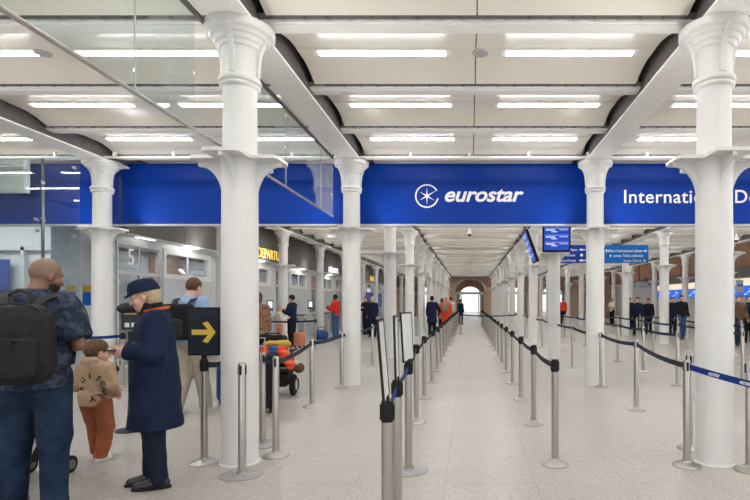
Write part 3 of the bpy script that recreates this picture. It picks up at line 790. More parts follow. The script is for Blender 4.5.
ar=[(-.105,-.024),(.045,-.024),(-.005,-.085),(.04,-.10),(.115,0),(.04,.10),(-.005,.085),(.045,.024),(-.105,.024)]
MB().prism([(a,c+.245) for a,c in ar],-.021,-.016,'xz').build('arrow',M['yellow'],t,smooth=False)
MB().box(-.02,.02,-.012,.012,-.003,.03).build('clip',M['black'],t,smooth=False)

# ------------------------------------------------------------------ organic modelling: distance fields meshed by surface nets
class Fld:
    def __init__(s, lo, hi, h):
        n=[int(math.ceil((b-a)/h))+1 for a,b in zip(lo,hi)]
        ax=[np.float32(a)+np.float32(h)*np.arange(k,dtype=np.float32) for a,k in zip(lo,n)]
        s.X,s.Y,s.Z=np.meshgrid(*ax,indexing='ij'); s.lo=np.array(lo,'f'); s.h=h; s.d=np.full(s.X.shape,9,'f')
    def P(s): return s.X,s.Y,s.Z
def smin(a,b,k):
    if k<=0: return np.minimum(a,b)
    h=np.clip(.5+.5*(b-a)/k,0,1); return b*(1-h)+a*h-k*h*(1-h)
def s_cone(P,a,b,ra,rb):
    a=np.array(a,'f'); b=np.array(b,'f'); ba=b-a; l=float(ba@ba)+1e-9
    px,py,pz=P[0]-a[0],P[1]-a[1],P[2]-a[2]
    t=np.clip((px*ba[0]+py*ba[1]+pz*ba[2])/l,0,1)
    return np.sqrt((px-t*ba[0])**2+(py-t*ba[1])**2+(pz-t*ba[2])**2)-(ra+(rb-ra)*t)
def s_ell(P,c,r):
    x,y,z=(P[0]-c[0])/r[0],(P[1]-c[1])/r[1],(P[2]-c[2])/r[2]
    k0=np.sqrt(x*x+y*y+z*z); k1=np.sqrt((x/r[0])**2+(y/r[1])**2+(z/r[2])**2)
    return k0*(k0-1)/np.maximum(k1,1e-5)
def s_box(P,c,hf,r):
    q=[np.abs(P[i]-c[i])-(hf[i]-r) for i in range(3)]
    out=np.sqrt(sum(np.maximum(v,0)**2 for v in q)); return out+np.minimum(np.maximum(np.maximum(q[0],q[1]),q[2]),0)-r
def s_loft(P,lv):
    lv=sorted(lv); z=[l[0] for l in lv]
    f=lambda i: np.interp(P[2],z,[l[i] for l in lv]).astype('f')
    cx,cy,a,b=f(1),f(2),f(3),f(4); x,y=(P[0]-cx)/a,(P[1]-cy)/b
    return (np.sqrt(x*x+y*y)-1)*np.minimum(a,b)
def rotP(P,c,yaw,pitch,roll=0):
    """coordinates in a frame at c, turned by yaw (about z), then pitch (about x), then roll (about y)"""
    m=np.array((Matrix.Rotation(yaw,3,'Z')@Matrix.Rotation(pitch,3,'X')@Matrix.Rotation(roll,3,'Y')),'f')
    x,y,z=P[0]-c[0],P[1]-c[1],P[2]-c[2]
    return (m[0,0]*x+m[1,0]*y+m[2,0]*z, m[0,1]*x+m[1,1]*y+m[2,1]*z, m[0,2]*x+m[1,2]*y+m[2,2]*z), m
def folds(P,amp,f=18,seed=0):
    x,y,z=P; r=random.Random(seed); o=0
    for k in range(4):
        a,b,c,ph=[r.uniform(-1,1) for _ in range(4)]
        o=o+np.sin(f*(1.3*a*x+1.3*b*y+(.15+.45*abs(c))*z)*(1+.5*k)+ph*6)/(1+.4*k)
    return amp*o*.5
def surf(F_, d, name, m, scale=1., parent=None, smooth_it=2):
    s=d<0; n=s.shape
    c=np.zeros((n[0]-1,n[1]-1,n[2]-1),'i2')
    corners=[(i,j,k) for i in (0,1) for j in (0,1) for k in (0,1)]
    sl=lambda i,j,k,A: A[i:n[0]-1+i, j:n[1]-1+j, k:n[2]-1+k]
    for q in corners: c+=sl(*q,s)
    cells=np.argwhere((c>0)&(c<8)); idx=-np.ones(c.shape,'i4'); idx[tuple(cells.T)]=np.arange(len(cells))
    acc=np.zeros((len(cells),3),'f'); cnt=np.zeros((len(cells),1),'f')
    for q in corners:
        for ax in range(3):
            if q[ax]: continue
            r=list(q); r[ax]=1
            va=d[tuple((cells+q).T)]; vb=d[tuple((cells+r).T)]
            ok=(va<0)!=(vb<0); t=np.where(ok,va/(va-vb+1e-12*(va==vb)),0)
            p=np.tile(np.array(q,'f'),(len(cells),1)); p[:,ax]=t
            acc+=np.where(ok[:,None],p,0); cnt+=ok[:,None]
    v=(cells+acc/np.maximum(cnt,1))*F_.h+F_.lo
    quads=[]
    for ax in range(3):
        b,cx=[(1,2),(2,0),(0,1)][ax]
        a0=np.take(s,range(n[ax]-1),ax); a1=np.take(s,range(1,n[ax]),ax)
        e=np.argwhere(a0!=a1)
        e=e[(e[:,b]>0)&(e[:,cx]>0)&(e[:,b]<n[b]-1)&(e[:,cx]<n[cx]-1)]
        flip=a0[tuple(e.T)]
        ub=np.zeros(3,int); ub[b]=1; uc=np.zeros(3,int); uc[cx]=1
        g=lambda o: idx[tuple((e+o).T)]
        qd=np.stack([g(-ub-uc),g(-uc),g(0*ub),g(-ub)],1)
        qd[~flip]=qd[~flip][:,::-1]; quads.append(qd)
    q=np.concatenate(quads); q=q[(q>=0).all(1)]
    # light smoothing
    for _ in range(smooth_it):
        a=np.zeros_like(v); w=np.zeros((len(v),1),'f')
        for i in range(4):
            np.add.at(a,q[:,i],v[q[:,(i+1)%4]]); np.add.at(w,q[:,i],1)
        v=v*.5+.5*a/np.maximum(w,1)
    v=v*scale
    me=bpy.data.meshes.new(name); me.from_pydata(v.tolist(),[],q.tolist()); me.update(); me.materials.append(m)
    me.polygons.foreach_set('use_smooth',[True]*len(me.polygons))
    return link(name,me,parent)

JD=dict(neck=(0,-.015,1.46),head=(0,.02,1.615),
 shR=(.158,-.01,1.40),elR=(.208,-.03,1.13),wrR=(.215,.06,.88),hipR=(.09,0,.92),knR=(.095,.015,.50),anR=(.10,-.02,.085),
 shL=(-.158,-.01,1.40),elL=(-.208,-.03,1.13),wrL=(-.215,.06,.88),hipL=(-.09,0,.92),knL=(-.095,.015,.50),anL=(-.10,-.02,.085))
def person(label,loc,rz,height=1.75,J={},head=(0,0),fine=False,skin='skin',hair='hair_dark',hairlen=.0,top=None,legs=None,shoes='shoe_black',
           hat=None,hood=False,headscale=1.,bulk=.0,feet=(0,0),group='travellers in the hall',curl=.5,bald=False,seed=1):
    j=dict(JD); j.update(J); S=height/1.74; hh=.008 if fine else .018
    t=thing('person',label,'person',(loc[0],loc[1],0),rz,group)
    hc=np.array(j['head'],'f'); k=headscale; yaw,pitch=R(head[0]),R(head[1])
    pts=np.array(list(j.values())); lo=pts.min(0)-.24; hi=pts.max(0)+.24; lo[2]=-.03; hi[2]=hc[2]+.20*k
    # ---- body
    Fd=Fld(lo,hi,hh); P=Fd.P()
    Q,m=rotP(P,hc,yaw,pitch); Q=tuple(q/k for q in Q)
    d=s_ell(Q,(0,-.012,.028),(.075,.094,.092))
    d=smin(d,s_ell(Q,(0,.026,-.045),(.056,.064,.074)),.03)
    d=smin(d,s_ell(Q,(0,.062,-.098),(.022,.022,.018)),.02)
    d=smin(d,s_cone(Q,(0,.086,.006),(0,.106,-.032),.007,.013),.014)
    d=smin(d,s_ell(Q,(0,.074,.022),(.05,.016,.012)),.02)
    for s in (-1,1):
        d=smin(d,s_ell(Q,(s*.075,-.008,-.012),(.010,.020,.031)),.012)
        d=smin(d,s_ell(Q,(s*.042,.058,-.03),(.024,.024,.02)),.02)
        e=s_ell(Q,(s*.031,.094,.004),(.016,.016,.011)); d=-smin(-d,e,.008)
        # nothing inside the socket but the eyeball, added below
    d=smin(d,s_ell(Q,(0,.083,-.064),(.024,.012,.007)),.008); d=smin(d,s_ell(Q,(0,.081,-.077),(.020,.012,.007)),.008)
    d=d*k
    nb=hc+m@np.array((0,-.025,-.07),'f')*k
    d=smin(d,s_cone(P,nb,j['neck'],.052,.060),.03)
    d=smin(d,s_loft(P,[(.80,0,0,.12,.09),(.92,0,0,.145,.10),(1.05,0,0,.135,.095),(1.25,0,0,.155,.105),(1.38,0,-.01,.15,.09),(1.44,0,-.012,.09,.07),(1.48,0,-.015,.05,.05)]) + np.maximum(P[2]-1.46,0)*3+np.maximum(.82-P[2],0)*3,.03)
    for s in 'RL':
        d=smin(d,s_cone(P,j['sh'+s],j['el'+s],.052,.042),.03); d=smin(d,s_cone(P,j['el'+s],j['wr'+s],.042,.029),.02)
        d=smin(d,s_cone(P,j['hip'+s],j['kn'+s],.078,.055),.04); d=smin(d,s_cone(P,j['kn'+s],j['an'+s],.055,.036),.02)
        an=np.array(j['an'+s],'f'); d=smin(d,s_cone(P,an+(0,.0,-.035),an+(0,.09,-.052),.028,.022),.02)
        # hand: palm, four fingers, thumb
        w=np.array(j['wr'+s],'f'); e=np.array(j['el'+s],'f'); u=(w-e)/np.linalg.norm(w-e)
        sg=1 if s=='R' else -1
        side=np.cross(u,np.array((sg,0,0),'f')); 
        if np.linalg.norm(side)<.2: side=np.array((0,1,0),'f')
        side/=np.linalg.norm(side); nrm=np.cross(u,side)*(-sg)        # curl direction (towards the body)
        if side[1]<0 and abs(u[2])>.5: side=-side
        pc=w+u*.05
        d=smin(d,np.minimum(s_cone(P,w+u*.02-side*.016,w+u*.085-side*.026,.017,.014),s_cone(P,w+u*.02+side*.016,w+u*.085+side*.026,.017,.014)),.02)
        d=smin(d,s_cone(P,w+u*.02,w+u*.085,.018,.015),.015)
        for q,(o,ln) in enumerate(((-.031,.058),(-.0105,.072),(.0105,.078),(.031,.070))):
            a=w+u*.085+side*o; b1=a+(u*(1-.4*curl)+nrm*curl*.6)*ln*.55; c1=b1+(u*(1-curl)+nrm*curl)*ln*.5
            d=smin(d,np.minimum(s_cone(P,a,b1,.0098,.009),s_cone(P,b1,c1,.009,.008)),.005)
        a=w+u*.03+side*.028; b1=a+(side*.75+u*.6+nrm*.2)*.04; c1=b1+(u*.9+nrm*.4)*.032
        d=smin(d,np.minimum(s_cone(P,a,b1,.013,.011),s_cone(P,b1,c1,.011,.009)),.008)
    surf(Fd,d,'body',M[skin],S,t,1 if fine else 1)
    def off(v): return Vector((hc+m@(np.array(v,'f')*k))*S)
    # eyes
    for s in (-1,1):
        b=MB().ball((0,0,0),.0115*k*S,10,8); o=b.build('eye',M['eye'],t,loc=off((s*.031,.073,.004)))
        if fine: MB().ball(off((s*.031,.0815,.003))-off((s*.031,.073,.004)),.0052*k*S,8,6).build('iris',M['iris'],o)
    # ---- hair
    if hair and not bald:
        Fh=Fld(hc-.20*k,hc+.20*k,.007 if fine else .014); Q,_=rotP(Fh.P(),hc,yaw,pitch); Q=tuple(q/k for q in Q)
        h=s_ell(Q,(0,-.018,.034),(.086,.104,.101))
        if hairlen>0: h=smin(h,s_ell(Q,(0,-.045,-.03-hairlen*.5),(.082,.07,.06+hairlen*.6)),.04)
        h=h+folds(Q,.0035,75,seed)
        cut=.80*Q[1]-.60*Q[2]-.020
        low=-.058-hairlen-Q[2]
        h=np.maximum(np.maximum(h,cut),low)
        ear=np.minimum(s_ell(Q,(.08,.0,-.02),(.03,.03,.045)),s_ell(Q,(-.08,.0,-.02),(.03,.03,.045)))
        if hairlen<.03: h=np.maximum(h,-ear)
        surf(Fh,h*k,'hair',M[hair],S,t,1)
    # ---- trousers
    if legs:
        Fl=Fld((lo[0],lo[1],.0),(hi[0],hi[1],1.12),hh); P=Fl.P(); lm,lb,lcut=legs
        d=s_ell(P,(0,-.012,.94),(.165+lb,.125+lb,.15))
        for s in 'RL':
            kn,an=np.array(j['kn'+s],'f'),np.array(j['an'+s],'f')
            leg=smin(s_cone(P,j['hip'+s],kn,.098+lb,.070+lb),s_cone(P,kn,an+(0,-.005,-.05),.070+lb,.056+lb),.03)
            leg=np.maximum(leg,(an[2]-.045+lcut)-P[2])
            d=smin(d,leg,.035)
        d=d+folds(P,.007 if fine else .004,26,seed+3)
        d=np.maximum(d,P[2]-1.05)
        surf(Fl,d,'trousers',M[lm],S,t)
    # ---- shoes
    if shoes:
        for s in 'RL':
            an=np.array(j['an'+s],'f'); ft=R(feet[0 if s=='R' else 1]); lift=an[2]-.085
            Fs=Fld(an+(-.17,-.17,-.12-.05),an+(.17,.26,.08),.008 if fine else .014); 
            Q,mm=rotP(Fs.P(),an+np.array((0,0,-.085),'f'),ft,R(-lift*150))
            d=smin(s_cone(Q,(0,-.035,.045),(0,.03,.055),.047,.046),s_cone(Q,(0,.05,.04),(0,.155,.03),.046,.040),.03)
            d=np.maximum(np.maximum(d,.012-Q[2]),Q[2]-.10)
            so=surf(Fs,d,'shoe',M[shoes],S,t,1)
            e=np.maximum(np.sqrt((Q[0]/.052)**2+((Q[1]-.058)/.148)**2)-1,0)*.05
            d2=np.maximum(np.maximum(e-.0005,Q[2]-.022),0.002-Q[2])
            surf(Fs,d2,'sole',M['rubber' if shoes=='shoe_black' else 'shoe_white'],S,so,0)
    # ---- upper garment
    if top:
        tm,hem,sleeve,hemr=top['m'],top.get('hem',.90),top.get('sleeve',1.),top.get('hemr',None)
        b=top.get('bulk',.02)
        Ft=Fld((lo[0],lo[1],max(hem-.05,.02)),(hi[0],hi[1],1.62),hh); P=Ft.P()
        lv=[(1.02,0,-.005,.155+b,.115+b),(1.15,0,0,.160+b,.118+b),(1.30,0,0,.178+b,.122+b),(1.38,0,-.01,.172+b,.110+b),(1.43,0,-.015,.135+b*.8,.095+b*.6),(1.465,0,-.018,.085+b*.4,.075+b*.4),(1.56,0,-.01,.066+b*.3,.068+b*.3)]
        if hem<.98: lv=[(.95,0,-.01,.168+b,.125+b)]+lv
        if hemr: lv=[(hem-.06,0,-.01,hemr[0],hemr[1])]+lv
        else: lv=[(hem-.06,0,-.01,.172+b,.13+b)]+lv
        if hemr and hem<.75: lv=[l for l in lv if l[0]<=hem or l[0]>1.2]+[(.95,0,-.008,.178+b,.145+b)]
        d=s_loft(P,lv)
        for s in 'RL':
            sh,el,wr=[np.array(j[q+s],'f') for q in ('sh','el','wr')]
            arm=s_cone(P,sh,el,.066+b,.054+b)
            if sleeve>=1:
                u=(wr-el)/np.linalg.norm(wr-el); a2=s_cone(P,el,wr,.054+b,.042+b*.8)
                a2=np.maximum(a2,(P[0]-wr[0])*u[0]+(P[1]-wr[1])*u[1]+(P[2]-wr[2])*u[2]-.005)
                arm=smin(arm,a2,.025)
            else:
                u=(el-sh)/np.linalg.norm(el-sh); c=sh+(el-sh)*sleeve
                arm=np.maximum(arm-.006,(P[0]-c[0])*u[0]+(P[1]-c[1])*u[1]+(P[2]-c[2])*u[2])
            d=smin(d,arm,.035)
        if hood:
            d=smin(d,s_ell(P,(0,-.10,1.44),(.13,.075,.075)),.03)
        d=d+folds(P,top.get('fold',.007) if fine else .004,24,seed)
        d=np.maximum(d,hem-P[2]); d=np.maximum(d,P[2]-top.get('neck',1.50))
        jo=surf(Ft,d,top.get('name','jacket'),M[tm],S,t)
        if top.get('belt'):
            z=1.02; MB().lathe([(1,-.03),(1,.03)],24,caps=False)
    # ---- hat
    if hat:
        Fh=Fld(hc-.22*k,hc+.26*k,.008 if fine else .014); Q,_=rotP(Fh.P(),hc,yaw,pitch); Q=tuple(q/k for q in Q)
        if hat=='beanie':
            h=np.maximum(s_ell(Q,(0,-.015,.042),(.090,.107,.105)),.015-Q[2]); surf(Fh,h*k,'beanie',M['navy2'],S,t,1)
        elif hat=='uniform':
            h=s_ell(Q,(0,-.012,.05),(.101,.120,.128))
            h=np.maximum(smin(h,h,0)+.0,.042-Q[2]); h=-smin(-h,-(Q[2]-.152),.03)
            v=np.maximum(np.abs(Q[2]-(.046-.28*np.maximum(Q[1]-.07,0)))-.006, np.sqrt((Q[0]/.095)**2+((Q[1]+.0)/.142)**2)*.12-.12)
            br=np.maximum(np.abs(Q[2]-.044)-.006, np.sqrt((Q[0]/.106)**2+((Q[1]+.012)/.126)**2)*.12-.12)
            ho=surf(Fh,np.minimum(h,np.minimum(v,br))*k,'hat',M['navy'],S,t,1)
            bd=np.maximum(np.abs(s_loft(Q,[(.045,0,-.012,.094,.114),(.085,0,-.014,.100,.120)]))-.003,np.maximum(np.abs(Q[2]-.062)-.006,.0-Q[1]))
            surf(Fh,bd*k,'hat_braid',M['gold'],S,ho,0)
    t['_s']=S
    t['_hc']=tuple(float(v) for v in hc); t['_yp']=(yaw,pitch); t['_k']=k
    return t
def clean(t):
    for q in ('_s','_hc','_yp','_k'):
        if q in t: del t[q]
    return t
def headpart(t,name,fn,m,ext=.2,h=.007):
    hc=np.array(t['_hc'],'f'); k=t['_k']; S=t['_s']
    Fh=Fld(hc-ext*k,hc+ext*k,h); Q,_=rotP(Fh.P(),hc,*t['_yp']); Q=tuple(q/k for q in Q)
    return surf(Fh,fn(Q)*k,name,M[m],S,t,1)

# ---- man with backpack, foreground left
man=person('bald bearded man in dark denim jacket and jeans with backpack, foreground left',(-3.10,3.62),R(22),1.82,
  J=dict(head=(.05,.05,1.605),elR=(.265,-.04,1.13),wrR=(.16,.20,1.09),elL=(-.31,-.02,1.13),wrL=(-.2,.21,1.08),
         knR=(.115,.0,.5),anR=(.13,-.06,.085),knL=(-.12,.06,.5),anL=(-.14,.06,.085)),
  head=(-46,-14),fine=True,skin='skin_dark',hair=None,bald=True,group='people in the foreground',
  top=dict(m='denim',hem=.845,sleeve=.86,bulk=.036,fold=.011,hemr=(.215,.18),neck=1.515,name='denim_jacket'),legs=('jeans',.020,.0),shoes='shoe_black',seed=3)
headpart(man,'beard',lambda Q: np.maximum(np.maximum(smin(s_ell(Q,(0,.026,-.052),(.061,.070,.075)),s_ell(Q,(0,.064,-.104),(.03,.028,.024)),.02),Q[2]+.045+.0*Q[0]),np.maximum(-.015-Q[1],Q[2]+.03-(Q[1]<.05)*.035)),'stubble')
headpart(man,'shaved_hair',lambda Q: np.maximum(np.maximum(s_ell(Q,(0,-.013,.028),(.0765,.0955,.0935)),.55*Q[1]-.8*Q[2]-.03),-.055-Q[2]) ,'scalp')
clean(man)
def belt_mesh(): pass
# backpack in the man's frame
bp=thing('backpack','dark grey backpack with top handle worn by the bald man','backpack',(-3.10,3.62,-.025),R(22))
S=1.82/1.74
Fb=Fld((-.29,-.55,.88),(.29,-.05,1.56),.008); P=Fb.P()
d=s_box((P[0]*(1+.5*np.maximum(P[2]-1.22,0)),P[1],P[2]),(0,-.26,1.18),(.20,.115,.255),.110); d=np.maximum(d,-.02-(1.47-P[2])-.0)  
d=d+folds(P,.004,30,8)
surf(Fb,d,'main_compartment',M['charcoal'],S,bp)
Fb=Fld((-.27,-.62,.90),(.27,-.25,1.40),.008); P=Fb.P()
d=s_box(P,(0,-.375,1.10),(.145,.05,.135),.045)+folds(P,.003,30,9)
fp=surf(Fb,d,'front_pocket',M['charcoal'],S,bp)
MB().tube([(-.13*S,-.413*S,1.205*S),(0,-.43*S,1.215*S),(.13*S,-.413*S,1.205*S)],.006,8).build('zip',M['black'],fp)
MB().box(-.035,.035,-.455,-.438,1.24,1.265).build('badge',M['black'],bp,smooth=False)
MB().tube([(-.165*S,-.30*S,1.36*S),(-.10*S,-.345*S,1.425*S),(0,-.355*S,1.44*S),(.10*S,-.345*S,1.425*S),(.165*S,-.30*S,1.36*S)],.007,8).build('zip',M['black'],bp)
MB().tube([(-.055*S,-.23*S,1.44*S),(-.052*S,-.225*S,1.50*S),(0,-.22*S,1.525*S),(.052*S,-.225*S,1.50*S),(.055*S,-.23*S,1.44*S)],.011,10).build('top_handle',M['charcoal2'],bp)
for s in (-1,1):
    MB().tube([(s*.07*S,-.20*S,1.42*S),(s*.095*S,-.165*S,1.465*S),(s*.12*S,-.06*S,1.492*S),(s*.135*S,.05*S,1.455*S),(s*.14*S,.145*S,1.38*S),(s*.14*S,.185*S,1.25*S),(s*.17*S,.16*S,1.08*S),(s*.21*S,.0*S,1.02*S),(s*.17*S,-.2*S,1.0*S)],[.036,.038,.04,.04,.036,.03,.02,.018,.018],12,flat=.33).build('shoulder_strap',M['charcoal2'],bp)

MB().box(.185,.20,-.27,-.255,1.20,1.23).build('zip_tag',M['orange'],bp,smooth=False)
for s in (-1,1): MB().tube([(s*.155,-.19,1.02),(s*.195,-.25,1.06),(s*.165,-.37,1.10)],.012,8,flat=.4).build('side_strap',M['charcoal2'],bp)

# ---- child
kid=person('small child in brown hooded top and rust trousers walking beside bald man',(-3.52,4.78),R(-8),1.14,
  J=dict(head=(.01,.03,1.54),neck=(0,-.01,1.40),shR=(.17,0,1.32),shL=(-.17,0,1.32),elR=(.25,.0,1.08),wrR=(.2,.14,.95),elL=(-.26,.0,1.08),wrL=(-.24,.13,.95),
         hipR=(.10,0,.84),hipL=(-.10,0,.84),knR=(.11,.08,.46),anR=(.10,-.02,.085),knL=(-.10,.10,.46),anL=(-.09,.14,.085)),
  head=(-25,-8),fine=True,headscale=1.5,hair='hair_brown',top=dict(m='tan',hem=.80,bulk=.045,fold=.012,hemr=(.19,.165),name='hooded_top'),legs=('rust',.03,.02),
  shoes='shoe_white',hood=True,group='people in the foreground',seed=5)
S=kid['_s']; clean(kid)
# letters in a ring on the back of the hooded top
hoodie=[c for c in kid.children if c.name.startswith('hooded_top')][0]
bv=BVHTree.FromPolygons([v.co for v in hoodie.data.vertices],[p.vertices for p in hoodie.data.polygons])
def print_letters(chars,cx,cz,r,size,parent):
    for ch,ad in chars:
        a=R(ad); me=text_mesh(ch,M['black'],height=size,extrude=.0015,bold=.02)
        co=[v.co.copy() for v in me.vertices]; w=max(c.x for c in co)
        rot=Matrix.Rotation(-(PI/2-a),4,'Y') if True else None
        rot=Matrix.Rotation(PI/2-a,4,'Y')
        ok=True
        for v,c in zip(me.vertices,co):
            p=rot@Vector((c.x-w/2,0,c.z-size/2)); p=Vector((cx+r*math.cos(a)+p.x,-1,cz+r*math.sin(a)+p.z))
            hit=bv.ray_cast(p,Vector((0,1,0)))
            if hit[0] is None: ok=False; break
            v.co=(p.x,hit[0].y-.004+(.002 if c.y>0 else 0),p.z)
        if ok: me.update(); link('printed_letter',me,parent)
print_letters((('S',188),('U',142),('I',95),('S',52),('C',18),('H',-16),('N',-46),('Y',-80)),.05,1.075*S,.105,.050,hoodie)

# ---- staff woman
lady=person('woman in long navy coat and navy peaked hat with gold braid, standing in profile',(-2.555,4.12),R(118),1.665,
  J=dict(head=(0,.075,1.60),neck=(0,.0,1.45),elL=(-.225,-.01,1.14),wrL=(-.11,.185,1.15),elR=(.22,-.0,1.14),wrR=(.08,.20,1.15),
         knR=(.09,.03,.5),anR=(.10,.02,.085),knL=(-.09,.0,.5),anL=(-.09,-.04,.085)),
  head=(-4,-16),fine=True,hair='hair_fair',hairlen=.022,top=dict(m='navy',hem=.50,bulk=.032,fold=.009,hemr=(.225,.215),neck=1.50,name='long_coat'),legs=('navy2',.012,-.01),
  shoes='shoe_black',hat='uniform',group='people in the foreground',feet=(8,-8),seed=11)
S=lady['_s']
MB().tube([(.094*S*math.cos(a),(-.008+.094*math.sin(a))*S,(1.492-.02*math.sin(a))*S) for a in np.linspace(R(-230),R(50),20)],.013,8).build('lanyard',M['orange_scarf'],lady)
Fs=Fld((-.16,-.16,1.40),(.16,.2,1.58),.008); P=Fs.P()
surf(Fs,np.maximum(s_loft(P,[(1.40,0,.01,.10,.10),(1.50,0,.015,.083,.085),(1.56,0,.02,.075,.078)]),np.abs(P[2]-1.495)-.06)+folds(P,.004,50,4),'scarf',M['black_cloth'],S,lady)
clean(lady)
ph=thing('phone','small black phone held by the woman in the navy hat','phone',tuple(Vector((-2.555,4.12,0))+Matrix.Rotation(R(118),3,'Z')@Vector((-.01,.27,1.115))),R(118+80))
MB().box(-.036,.036,-.075,.075,-.005,.005).build('case',M['black'],ph,smooth=False); MB().box(-.032,.032,-.070,.070,.005,.006).build('glass',M['dark_glass'],ph,smooth=False)

# ---- man in blue shirt behind the arrow sign
p=person('man in light blue shirt and stone trousers with black backpack, behind the arrow sign',(-3.79,6.9),R(-6),1.83,
  J=dict(head=(.02,.05,1.60),elR=(.27,.0,1.14),wrR=(.2,.2,1.12),elL=(-.28,0,1.14),wrL=(-.2,.2,1.1),knR=(.11,.06,.5),anR=(.16,.10,.085),knL=(-.07,.0,.5),anL=(-.05,-.20,.10)),
  head=(-8,-10),fine=True,hair='hair_brown',top=dict(m='shirt_blue',hem=.90,bulk=.025,name='shirt'),legs=('khaki',.02,.0),shoes='shoe_white',seed=14,group='people by the gates'); clean(p)
bp2=thing('backpack','black backpack worn by the man in the light blue shirt','backpack',(-3.79,6.9,0),R(-6)); S=1.83/1.74
Fb=Fld((-.25,-.50,.90),(.25,-.05,1.50),.012); P=Fb.P()
surf(Fb,s_box(P,(0,-.24,1.17),(.175,.09,.225),.05),'main_compartment',M['black_cloth'],S,bp2)
Fb=Fld((-.25,-.52,.90),(.25,-.25,1.30),.012); P=Fb.P()
surf(Fb,s_box(P,(0,-.335,1.09),(.14,.04,.12),.03),'front_pocket',M['black'],S,bp2)
for s in (-1,1):
    MB().tube([(s*.09*S,-.19*S,1.37*S),(s*.11*S,-.13*S,1.445*S),(s*.125*S,-.03*S,1.465*S),(s*.13*S,.08*S,1.42*S),(s*.13*S,.15*S,1.32*S),(s*.15*S,.15*S,1.15*S),(s*.19*S,0,1.05*S),(s*.165*S,-.18*S,1.0*S)],[.034,.036,.036,.034,.03,.02,.018,.018],10,flat=.35).build('shoulder_strap',M['charcoal2'],bp2)

# ---- far figures
def far(label,px,Y,h,rz,topm,legm,hem=.86,hair='hair_dark',group='travellers in the hall',J={},skin='skin',hat=None,hemr=None,hairlen=.0,walk=0,shoes='shoe_black',bulk=.018,hood=False,sleeve=1.,X=None,seed=1):
    JJ=dict(J)
    if walk: JJ.update(knR=(.10,.16,.5),anR=(.10,.20,.085),knL=(-.10,.04,.48),anL=(-.10,-.24,.13),wrR=(.24,-.06,.86),wrL=(-.24,.16,.9))
    x=(px-PX)*Y/F if X is None else X
    return clean(person(label,(x,Y),R(rz),h,J=JJ,skin=skin,hair=hair,hairlen=hairlen,top=dict(m=topm,hem=hem,bulk=bulk,hemr=hemr),legs=(legm,.012,0),shoes=shoes,hat=hat,hood=hood,group=group,seed=seed))
phoneJ=dict(elR=(.24,.06,1.14),wrR=(.12,.30,1.25),elL=(-.24,.06,1.14),wrL=(-.10,.30,1.22))
far('person in leopard print coat half hidden by the nearest left column',258.5,11.0,1.70,10,'leopard','black_cloth',.62,'hair_brown','people by the gates',hairlen=.08,hemr=(.22,.19))
far('man in navy beanie and dark jacket facing the ticket gates',292,17.0,1.72,80,'navy','black_cloth',.84,'hair_dark','people by the gates',phoneJ,hat='beanie')
far('child in white hooded coat and coral trousers beside the man in navy beanie',279.5,16.4,1.36,-60,'cream','coral',.84,'hair_fair','people by the gates',phoneJ,hood=True)
far('person in bright red jacket and jeans by the left column line',335.5,20.6,1.80,75,'red','jeans_mid',.90,'hair_dark','people by the gates',phoneJ,skin='skin_dark')
far('grey haired person in long dark navy uniform coat with hands at waist',372.5,21.6,1.72,170,'navy','navy2',.52,'hair_grey','people by the gates',dict(elR=(.26,.0,1.14),wrR=(.2,.14,.92)),hemr=(.22,.19))
far('person in dark clothes standing behind the grey haired uniformed person',366,23.2,1.74,150,'black_cloth','navy2',.80,'hair_brown','people by the gates',phoneJ)
far('person in long black padded coat, last in the walkway queue',432,22.3,1.76,-4,'navy','black_cloth',.56,'hair_dark','walkway queue',hemr=(.23,.2),hairlen=.02,J=dict(elR=(.3,.05,1.16),wrR=(.33,.2,1.0)))
far('person in coral coat beside the orange coat in the walkway queue',442,24.2,1.68,10,'coral','black_cloth',.7,'hair_brown','walkway queue',hairlen=.06)
far('person in orange red coat with taupe backpack in the walkway queue',446.2,23.6,1.72,-5,'orange','orange',.55,'hair_fair','walkway queue',hairlen=.03,hemr=(.22,.19))
far('person in white jacket in the walkway queue',450.6,26.6,1.76,-10,'cream','jeans_mid',.86,'hair_brown','walkway queue')
far('person in brown coat ahead of the white jacket in the queue',451.6,29.6,1.72,-15,'brown','black_cloth',.7,'hair_brown','walkway queue')
far('person in dark blue jacket at the head of the walkway queue',460.8,33.5,1.66,-40,'navy','jeans',.86,'hair_dark','walkway queue')
bt=thing('backpack','small taupe backpack on the orange red coat in the queue','backpack',((446.2-PX)*23.6/F,23.6,0),R(-5))
Fb=Fld((-.2,-.4,1.0),(.2,-.1,1.5),.016); P=Fb.P(); surf(Fb,s_box(P,(0,-.235,1.24),(.14,.075,.185),.05),'main_compartment',M['taupe'],1,bt)
for s in (-1,1): MB().tube([(s*.08,-.2,1.38),(s*.10,-.1,1.46),(s*.11,0,1.475),(s*.12,.1,1.42),(s*.12,.15,1.3)],.025,8,flat=.4).build('shoulder_strap',M['taupe'],bt)
G='travellers in the right hall'
far('person in cream jacket and dark trousers, far behind the right queue lanes',612,33,1.72,120,'cream','black_cloth',.88,'hair_brown',G,phoneJ)
far('person in navy jacket in right hall, left of the pair walking together',637.5,22.6,1.70,150,'navy','black_cloth',.84,'hair_dark',G,walk=1)
far('person in black jacket in right hall, right of the pair walking together',648.5,23.4,1.66,160,'black_cloth','navy2',.84,'hair_dark',G,walk=1)
far('person in dark jacket half hidden behind the second right column',629.5,27,1.72,150,'black_cloth','navy2',.84,'hair_dark',G)
far('man in black jacket and jeans walking towards the camera in right hall',681.5,20.2,1.76,172,'black_cloth','jeans_mid',.88,'hair_dark',G,walk=1,hairlen=0)
far('person in navy jacket just behind the man in black jacket',672.5,22.8,1.70,160,'navy','black_cloth',.84,'hair_dark',G)
